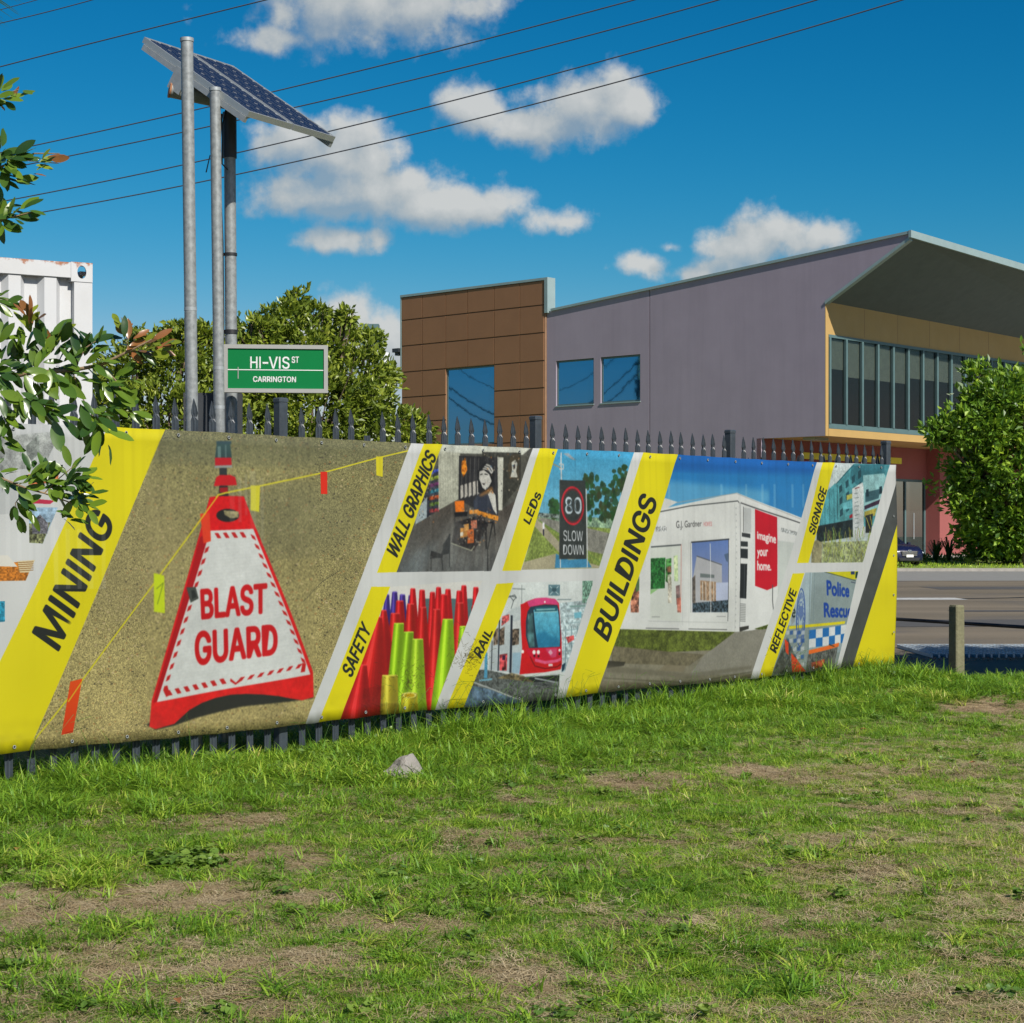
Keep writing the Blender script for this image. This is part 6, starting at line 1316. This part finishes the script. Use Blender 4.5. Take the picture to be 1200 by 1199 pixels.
# ------------------------------------------------------------------ turf: tufts of real blades scattered over the lawn
TC = bpy.data.collections.new('turf_sources')
def tuft(name, n, h, rad, w, lean, mt, seed, segs=3, flat=0):
    rs = random.Random(seed); V = []; Fc = []; tn = []
    for _ in range(n):
        a = rs.uniform(0, 6.28); r = rad*math.sqrt(rs.random()); x, y = r*math.cos(a), r*math.sin(a); th = rs.uniform(0, 6.28); hh = h*rs.uniform(.45, 1.1); ln = lean*rs.uniform(.2, 1.3); ww = w*rs.uniform(.6, 1.2)
        dx, dy = math.cos(th), math.sin(th); o = len(V); tv = rs.random(); tw = rs.uniform(-.6, .6); sx, sy = -dy*math.cos(tw)+dx*math.sin(tw), dx*math.cos(tw)+dy*math.sin(tw)
        for i in range(segs):
            s_ = i/segs; q = ln*s_*s_; z = hh*(s_-.35*ln/h*s_*s_ if not flat else s_*.15)+(.006 if flat else 0); q = q if not flat else hh*s_
            wi = ww*(1-s_*.55); V += [(x+dx*q-sx*wi, y+dy*q-sy*wi, z), (x+dx*q+sx*wi, y+dy*q+sy*wi, z)]; tn += [tv, tv]
        q = ln if not flat else hh; z = hh*(1-.35*ln/h if not flat else .05)+(.004 if flat else 0); V.append((x+dx*q, y+dy*q, max(z, .004))); tn.append(tv)
        for i in range(segs-1): Fc += [(o+2*i, o+2*i+1, o+2*i+3), (o+2*i, o+2*i+3, o+2*i+2)]
        Fc.append((o+2*segs-2, o+2*segs-1, o+2*segs))
    me = npmesh(name, V, Fc, mt, False, {'tint': ('POINT', tn)}); o = bpy.data.objects.new(name, me); return o
def weedtuft(name, n, mt, seed):
    rs = random.Random(seed); V = []; Fc = []; tn = []
    for _ in range(n):
        a = rs.uniform(0, 6.28); r = rs.uniform(.01, .07); c = Vector((r*math.cos(a), r*math.sin(a), rs.uniform(.015, .06))); R = rs.uniform(.010, .022); nrm = Vector((rs.gauss(0,.4), rs.gauss(0,.4), 1)).normalized(); t1 = nrm.cross(Vector((1,.2,0))).normalized(); t2 = nrm.cross(t1); o = len(V); tv = rs.random()
        V.append(c-nrm*.003); tn.append(tv)
        for k in range(7): th = k/7*6.28; rr = R*(1+.18*math.sin(3*th)); V.append(c+(t1*math.cos(th)+t2*math.sin(th))*rr); tn.append(tv)
        Fc += [(o, o+1+k, o+1+(k+1)%7) for k in range(7)]
    return bpy.data.objects.new(name, npmesh(name, [tuple(v) for v in V], Fc, mt, False, {'tint': ('POINT', tn)}))
def scatter(name, sources, pts, mt):
    """pts rows: x y z rx ry rz scale hue var"""
    col = bpy.data.collections.new(name+'_sources')
    for s_ in sources: col.objects.link(s_)
    pts = np.array(pts, dtype=np.float32); me = bpy.data.meshes.new(name); me.vertices.add(len(pts)); me.vertices.foreach_set('co', pts[:, :3].ravel())
    a = me.attributes.new('rot', 'FLOAT_VECTOR', 'POINT'); a.data.foreach_set('vector', pts[:, 3:6].ravel())
    a = me.attributes.new('scl', 'FLOAT', 'POINT'); a.data.foreach_set('value', pts[:, 6].copy()); a = me.attributes.new('hue', 'FLOAT', 'POINT'); a.data.foreach_set('value', pts[:, 7].copy())
    a = me.attributes.new('var', 'INT', 'POINT'); a.data.foreach_set('value', pts[:, 8].astype(np.int32)); me.materials.append(mt)
    o = link(name, me, kind='stuff'); ng = bpy.data.node_groups.new(name, 'GeometryNodeTree'); ng.interface.new_socket('Geometry', in_out='INPUT', socket_type='NodeSocketGeometry'); ng.interface.new_socket('Geometry', in_out='OUTPUT', socket_type='NodeSocketGeometry')
    N = ng.nodes; K = ng.links; gi = N.new('NodeGroupInput'); go = N.new('NodeGroupOutput'); ci = N.new('GeometryNodeCollectionInfo'); ci.inputs['Collection'].default_value = col; ci.inputs['Separate Children'].default_value = True; ci.inputs['Reset Children'].default_value = True
    ip = N.new('GeometryNodeInstanceOnPoints'); ip.inputs['Pick Instance'].default_value = True
    def attr(nm, ty): n = N.new('GeometryNodeInputNamedAttribute'); n.data_type = ty; n.inputs[0].default_value = nm; return n.outputs[0]
    K.new(gi.outputs[0], ip.inputs['Points']); K.new(ci.outputs[0], ip.inputs['Instance']); K.new(attr('var', 'INT'), ip.inputs['Instance Index']); K.new(attr('rot', 'FLOAT_VECTOR'), ip.inputs['Rotation']); K.new(attr('scl', 'FLOAT'), ip.inputs['Scale']); K.new(ip.outputs[0], go.inputs[0])
    md = o.modifiers.new('scatter', 'NODES'); md.node_group = ng; return o
g1 = [tuft('turf_tuft_%s' % 'abcdef'[i], 20, .050, .06, .0026, .075, M['grass'], 40+i, 2) for i in range(6)]
g2 = [tuft('grass_tuft_%s' % 'abcdef'[i], 20, .115, .04, .0044, .17, M['grass'], 60+i, 3) for i in range(6)]
g3 = [tuft('long_tuft_%s' % 'abcd'[i], 18, .24, .045, .0040, .20, M['grass'], 80+i, 4) for i in range(4)]
g4 = [tuft('straw_tuft_%s' % 'abcd'[i], 22, .075, .06, .0015, .02, M['straw'], 90+i, 2, flat=1) for i in range(4)]
g5 = [weedtuft('weed_tuft_%s' % 'abc'[i], 26, M['weed'], 70+i) for i in range(3)]
R = random.Random(99); T1 = []; T2 = []; T3 = []; T4 = []; T5 = []
def inview(x, y, mg=1.0): return abs(x) < .2727*y+mg
def lawn_ok(L, N): return N > .5 if L > 10.5 else N > -.9
y = 5.0
for _ in range(88000):
    y = math.sqrt(R.uniform(5.0**2, 22.5**2)) if R.random() < .55 else R.uniform(5.0, 14); x = R.uniform(-1, 1)*(.2727*y+.9)
    L, N = frame(x, y)
    if not lawn_ok(L, N): continue
    if L > 10.5 and N < .8+.5*(vn(x, y, .4)-.5): continue
    bq_ = bare(x, y); dr = dryness(x, y); z = gz(x, y)
    if R.random() < (1-bq_)**1.5*(.55+.45*smooth(.3,.5,vn(x, y, .22)))*(1-.35*smooth(1.5, -2, x-.12*(y-8)))+.03:
        near = smooth(1.6, .2, N)
        T1.append((x, y, z-.004, R.uniform(-.15,.15), R.uniform(-.15,.15), R.uniform(0,6.28), (R.uniform(.5,1.0)+near*.3)*(.55+.9*vn(x, y, .28)), min(max(dr*.85+R.gauss(-.02,.2), 0), 1), R.randint(0,5)))
    elif R.random() < .6: T4.append((x, y, z+.002, 0, 0, R.uniform(0,6.28), R.uniform(.7,1.4), R.random(), R.randint(0,3)))
    if R.random() < (.20 if dr > .40 else .05): T4.append((x, y, z+.015, R.uniform(-.2,.2), R.uniform(-.2,.2), R.uniform(0,6.28), R.uniform(.6,1.2), R.random(), R.randint(0,3)))
for _ in range(46000):
    y = math.sqrt(R.uniform(5.0**2, 22.5**2)); x = R.uniform(-1, 1)*(.2727*y+.9); L, N = frame(x, y)
    if not lawn_ok(L, N) or (L > 10.5 and N < .75+.5*(vn(x, y, .4)-.5)): continue
    bq_ = bare(x, y); cl = vn(x, y, .35)*.6+vn(x, y, .14)*.4; dr = dryness(x, y); lft = smooth(1.5, -2, x-.12*(y-8)); near = smooth(2.6, .3, N)
    p_ = (1-bq_*.85)*smooth(.38, .56, cl+.12*lft+.16*near)*(.45+.55*max(lft, near))
    if R.random() < p_: T2.append((x, y, gz(x, y)-.006, R.uniform(-.15,.15), R.uniform(-.15,.15), R.uniform(0,6.28), R.uniform(.55,1.2)*(.75+.5*near)*(.7+.7*vn(x, y, .5)), min(max(dr*.4+R.gauss(.08,.2)+.25*(vn(x+9, y, .4)-.5), 0), 1), R.randint(0,5)))
    if R.random() < .012 and bq_ < .6: T5.append((x, y, gz(x, y), 0, 0, R.uniform(0,6.28), R.uniform(.5,1.0), R.random(), R.randint(0,2)))
for _ in range(4300):
    L = R.uniform(-2.4, 12.2); N = R.gauss(.02, .22) if R.random() < .7 else R.uniform(-.7, .7)
    if L > 10.5: continue
    p = P0+E*L-Wd*N; x, y = p.x, p.y; k = vn(x, y, .5)
    if R.random() < smooth(.25, .6, k+(.25 if 3.2 < L < 9.8 else 0)): T3.append((x, y, gz(x, y)-.01, R.uniform(-.2,.2), R.uniform(-.2,.2), R.uniform(0,6.28), R.uniform(.35,.9)*(1.05 if 3.5 < L < 6.5 else (1.1 if L > 8.5 else .8))*(1.55 if vn(x+3, y, .3) > .62 else .9), min(max(R.gauss(.22,.14), 0), 1), R.randint(0,3)))
    if R.random() < .035+.05*(k > .55): T5.append((x, y, gz(x, y)+R.uniform(0,.05), R.uniform(-.4,.4), R.uniform(-.4,.4), R.uniform(0,6.28), R.uniform(.6,1.2), R.random(), R.randint(0,2)))
for (u, v, r_, n_) in ((95,1040,.13,26),(225,1015,.16,22),(110,1025,.14,22),(1090,812,.3,50),(30,1015,.14,20)):
    cx_, cy_ = to_ground(u, v)
    for _ in range(n_): x, y = cx_+R.gauss(0, r_*.6), cy_+R.gauss(0, r_*.5); (T5 if u in (120,225) else T2).append((x, y, gz(x, y)-.002, R.uniform(-.2,.2), R.uniform(-.2,.2), R.uniform(0,6.28), R.uniform(.9,1.3), R.uniform(.1,.8), R.randint(0,2)))
scatter('lawn_grass', g1, T1, M['grass']); scatter('tufted_grass', g2, T2, M['grass']); scatter('long_grass', g3, T3, M['grass']); scatter('dry_straw', g4, T4, M['straw']); scatter('broadleaf_weeds', g5, T5, M['weed'])
# tall stems leaning over the foot of the banner
b_ = MB()
for _ in range(170):
    L = R.choice([R.uniform(3.2, 5.6), R.uniform(4.2, 5.4), R.uniform(8.2, 9.8), R.uniform(0, 9)]); N = R.uniform(.08, .25); p = P0+E*L-Wd*N; h = R.uniform(.25, .55); a = R.uniform(-1, 1); q = E*math.cos(a*1.5)*R.choice([-1,1])*h*R.uniform(.3,.9)
    pts = [p+Vector((0,0,gz(p.x,p.y)-.02)), p+q*.25+Vector((0,0,h*.6)), p+q*.6+Vector((0,0,h*.92)), p+q+Vector((0,0,h*R.uniform(.7,1.0)))]; w = .0035; vs = []
    for i, c in enumerate(pts): ww = w*(1-i/3.6); vs += [c+E*0+Vector((0,0,ww)), c-Vector((0,0,ww))+Wd*-.001] if i > 1 else [c-E*ww, c+E*ww]
    b_.add(vs, [(0,1,3,2),(2,3,5,4),(4,5,7,6)])
me = b_.mesh('grass_stems', M['grass']); link('grass_stems', me, kind='stuff')
# fallen leaves
M['dead'] = mat('dead_leaf', (.30,.12,.04), .7, var=.5, scale=20)
b_ = MB()
for (u, v) in ((178,1006),(208,1186),(20,1004),(44,998),(1012,805+55),(1057,862+36),(1140,900)):
    x, y = to_ground(u, v); z = gz(x, y)+.035; a = R.uniform(0, 6.28); s_ = .03; c_, n_ = math.cos(a), math.sin(a)
    b_.add([(x-c_*s_,y-n_*s_,z),(x-n_*s_*.5,y+c_*s_*.5,z+.012),(x+c_*s_,y+n_*s_,z+.006),(x+n_*s_*.5,y-c_*s_*.5,z+.014)], [(0,1,2,3)])
for _ in range(900):
    x = R.uniform(4.4, 8.5); y = 24.4+R.gauss(0, .10)+.05*math.sin(x*3); a = R.uniform(0, 6.28); s_ = R.uniform(.02,.05); z = -.02+R.uniform(0,.03); b_.add([(x,y,z),(x+s_*math.cos(a),y+s_*math.sin(a),z+.012),(x+s_*.5*math.cos(a+1.2),y+s_*.5*math.sin(a+1.2),z+.006)], [(0,1,2)])
me = b_.mesh('fallen_leaves', M['dead']); link('fallen_leaves', me, kind='stuff')
